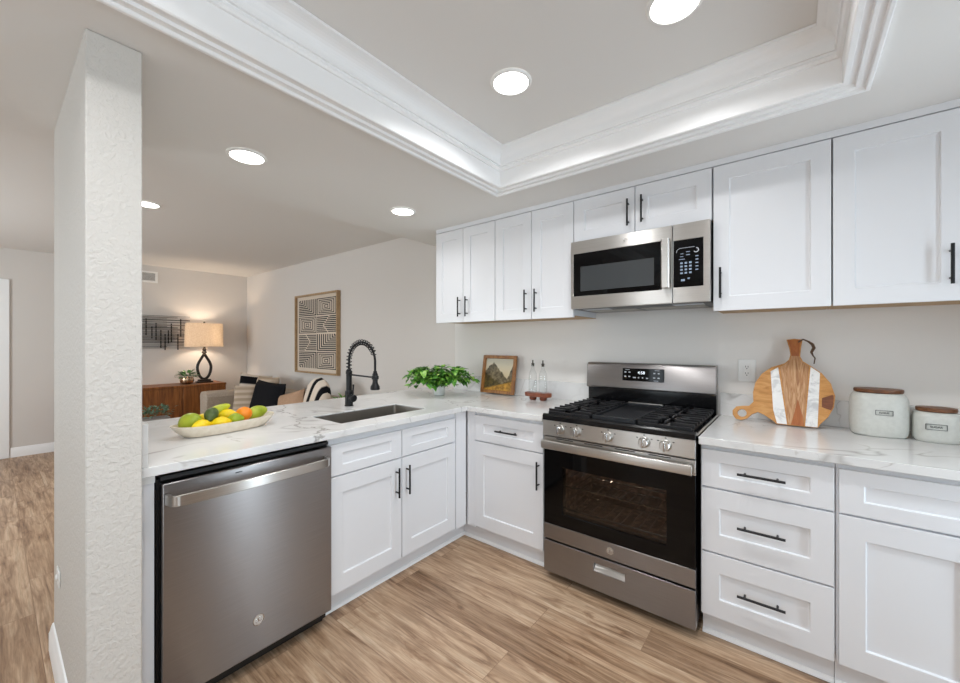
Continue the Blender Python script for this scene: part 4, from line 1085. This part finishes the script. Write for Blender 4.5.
for ci in range(2):
    for ri in range(4):
        U0 = ax0+mg+ci*cw+.008; V0 = az0+mg+ri*ch+.008; uw = cw-.016; vh_ = ch-.016
        s = .0105; flip = rd.random() < .5; fv = (ri % 2 == 0)
        def put(a0, a1, b0, b1):
            if flip: a0, a1 = 1-a1, 1-a0
            if fv: b0, b1 = 1-b1, 1-b0
            ink(U0+a0*uw, U0+a1*uw, V0+b0*vh_, V0+b1*vh_)
        ns = 9; kind = (ri+2*ci) % 3
        for k in range(ns):
            a = k/ns; w_ = .56/ns
            if kind == 0:      # nested corners
                put(a, 1, a, a+w_); put(a, a+w_*.8, a+w_, 1)
            elif kind == 1:    # bars stepping round a block
                h_ = .34+.30*(1-abs(2*a-1)); put(0, h_, a, a+w_); put(h_+.05, 1, a+w_*.35, a+w_*1.35 if a+w_*1.35 < 1 else 1)
            else:              # nested squares
                if k < 5: q_ = .5*k/5; put(q_, 1-q_, q_, q_+.05); put(q_, 1-q_, 1-q_-.05, 1-q_); put(q_, q_+.035, q_+.05, .95-q_); put(1-q_-.035, 1-q_, q_+.05, .95-q_)
mb.build('printed_pattern', 'ink', pp)

# sofa
t = thing('sofa', 'beige tufted sofa along the living room wall under the framed print', 'sofa', (-3.2, -.5, 0))
for a in (-4.40, -2.02):
    for b in (-.88, -.12): MB().lathe([(.016, 0), (.024, .1195)], (a, b, 0), 12).build('leg', 'darkwood', t)
bx(-4.48, -1.94, -.94, -.06, .12, .30).build('base', 'linen', t, bevel=.02, seg=3)
for k in range(3): bx(-4.24+.685*k, -4.24+.685*k+.68, -.93, -.28, .3005, .45).build('seat_cushion', 'linen', t, bevel=.03, seg=3)
for k in range(3):
    z1 = .72; bx(-4.24+.685*k, -4.24+.685*k+.68, -.279, -.065, .3005, z1).build('back_cushion', 'linen', t, bevel=.045, seg=4)
for a, b in ((-4.48, -4.245), (-2.18, -1.94)):
    mb = MB(); mb.prism([(a, .3005), (b, .3005), (b, .58), (b+.012, .64), (b-.02, .70), ((a+b)/2, .715), (a+.02, .70), (a-.012, .64), (a, .58)], lambda x, z: (x, -.945, z), lambda x, z: (x, -.07, z))
    ar = mb.build('arm', 'linen', t, bevel=.02, seg=3)
    if a < -4:
        mb = MB()
        for yy in (-.78, -.56, -.34): mb.ball((b+.003, yy, .60), .008, .016, .016, 12, 8)
        mb.build('tufting_buttons', 'linen', ar)
def cushion(name, label, m, c, w, h, th, rz, tilt, rot=0, roundy=False):
    c = Vector(c); mb = MB(); n = 16
    R = Matrix.Translation(c) @ Matrix.Rotation(rz, 4, 'Z') @ Matrix.Rotation(tilt, 4, 'X') @ Matrix.Rotation(rot, 4, 'Y')
    G = {}
    for sd in (-1, 1):
        for i in range(n+1):
            for j in range(n+1):
                u, v = 2*i/n-1, 2*j/n-1; ed = i in (0, n) or j in (0, n)
                if ed and sd == 1: G[(1, i, j)] = G[(-1, i, j)]; continue
                if roundy:
                    k = math.sqrt(max(1e-9, 1-.5*v*v)), math.sqrt(max(1e-9, 1-.5*u*u)); x, z = u*k[0], v*k[1]
                else:
                    x = u*(1-.07*(1-v*v)); z = v*(1-.07*(1-u*u))
                t_ = th*.5*((1-u**4)*(1-v**4))**.5
                G[(sd, i, j)] = mb.bm.verts.new((x*w/2, sd*t_, z*h/2))
        for i in range(n):
            for j in range(n): mb.face([G[(sd, i, j)], G[(sd, i+1, j)], G[(sd, i+1, j+1)], G[(sd, i, j+1)]])
    o = mb.build(name, m, None, (0, 0, 0)); o.matrix_world = R
    return tag(o, label, 'pillow')
cushion('throw_pillow', 'black and cream striped pillow at the far left sofa corner', 'stripe_bw', (-4.06, -.44, .69), .40, .48, .13, 1.0, -.2, .15)
cushion('throw_pillow', 'beige ribbed pillow standing behind the black pillow', 'stripe_beige', (-3.78, -.395, .685), .47, .45, .13, .15, -.2)
cushion('throw_pillow', 'pale beige striped pillow leaning against the left sofa arm', 'stripe_beige', (-3.84, -.63, .63), .27, .36, .11, .9, -.25)
cushion('throw_pillow', 'plain black pillow in the middle of the sofa', 'blackcloth', (-3.30, -.58, .665), .66, .44, .15, .08, -.25, .03)
cushion('throw_pillow', 'tan pillow between the black pillow and the round striped pillow', 'tan', (-2.82, -.52, .64), .44, .30, .13, .15, -.3, -.25)
cushion('throw_pillow', 'rounded cream pillow with bold black stripes at the right sofa end', 'zebra', (-2.42, -.42, .72), .50, .50, .16, -.1, -.18, .35, True)
# end table with plant, beside the sofa
t = thing('end_table', 'round dark end table beside the sofa, behind the faucet', 'table', (-1.58, -.60, 0))
MB().lathe([(.19, .58), (.2, .585), (.2, .60), (.001, .60)], (-1.58, -.60, 0), 32).build('tabletop', 'darkwood', t)
MB().lathe([(.14, .0), (.14, .015), (.02, .03), (.018, .5795)], (-1.58, -.60, 0), 24).build('pedestal', 'darkwood', t)
q0 = Vector((-1.58, -.60, .6005))
t = thing('potted_plant', 'small green plant beyond the counter just left of the faucet base', 'plant', q0)
MB().lathe([(.05, .0006), (.07, .08), (.064, .082), (.001, .07)], q0, 22).build('pot', 'ceramic', t)
lm = MB()
for i in range(70):
    a = random.uniform(0, 2*PI); e = random.uniform(.1, 1.4); dv = Vector((math.cos(a)*math.cos(e), math.sin(a)*math.cos(e), math.sin(e)))
    leaf(lm, q0+Vector((0, 0, .10))+dv*random.uniform(.03, .15), dv, (0, 0, 1), .055, .035, .3)
lm.build('leaves', 'leaf', t)
# coffee table with a grey-green plant in a box planter
t = thing('coffee_table', 'low walnut coffee table in front of the sofa beyond the peninsula', 'table', (-3.9, -1.55, 0))
bx(-4.35, -3.45, -1.80, -1.30, .36, .40).build('tabletop', 'walnut', t, bevel=.004)
for a in (-4.28, -3.52):
    for b in (-1.73, -1.37): MB().lathe([(.015, 0), (.022, .3595)], (a, b, 0), 12).build('leg', 'walnut', t)
q0 = Vector((-4.02, -1.50, .4005))
t = thing('potted_plant', 'grey-green bushy plant in a rectangular planter beyond the fruit dish', 'plant', q0)
mb = MB(); mb.cells([q0.x-.08, q0.x-.068, q0.x+.068, q0.x+.08], [q0.y-.16, q0.y-.148, q0.y+.10, q0.y+.112], lambda a, b: not (abs(a-q0.x) < .068 and q0.y-.148 < b < q0.y+.10), lambda a, b: (a, b, .401), lambda a, b: (a, b, .495))
mb.box(q0.x-.068, q0.x+.068, q0.y-.148, q0.y+.10, .401, .47); mb.build('planter', 'greypot', t)
lm = MB()
for i in range(170):
    a = random.uniform(0, 2*PI); e = random.uniform(.05, 1.5); dv = Vector((math.cos(a)*math.cos(e), math.sin(a)*math.cos(e), math.sin(e)*.75))
    leaf(lm, q0+Vector((random.uniform(-.03, .03), random.uniform(-.11, .09), .115))+dv*random.uniform(.02, .15), dv, (0, 0, 1), random.uniform(.03, .05), .024, .3)
lm.build('leaves', 'leaf_grey', t)
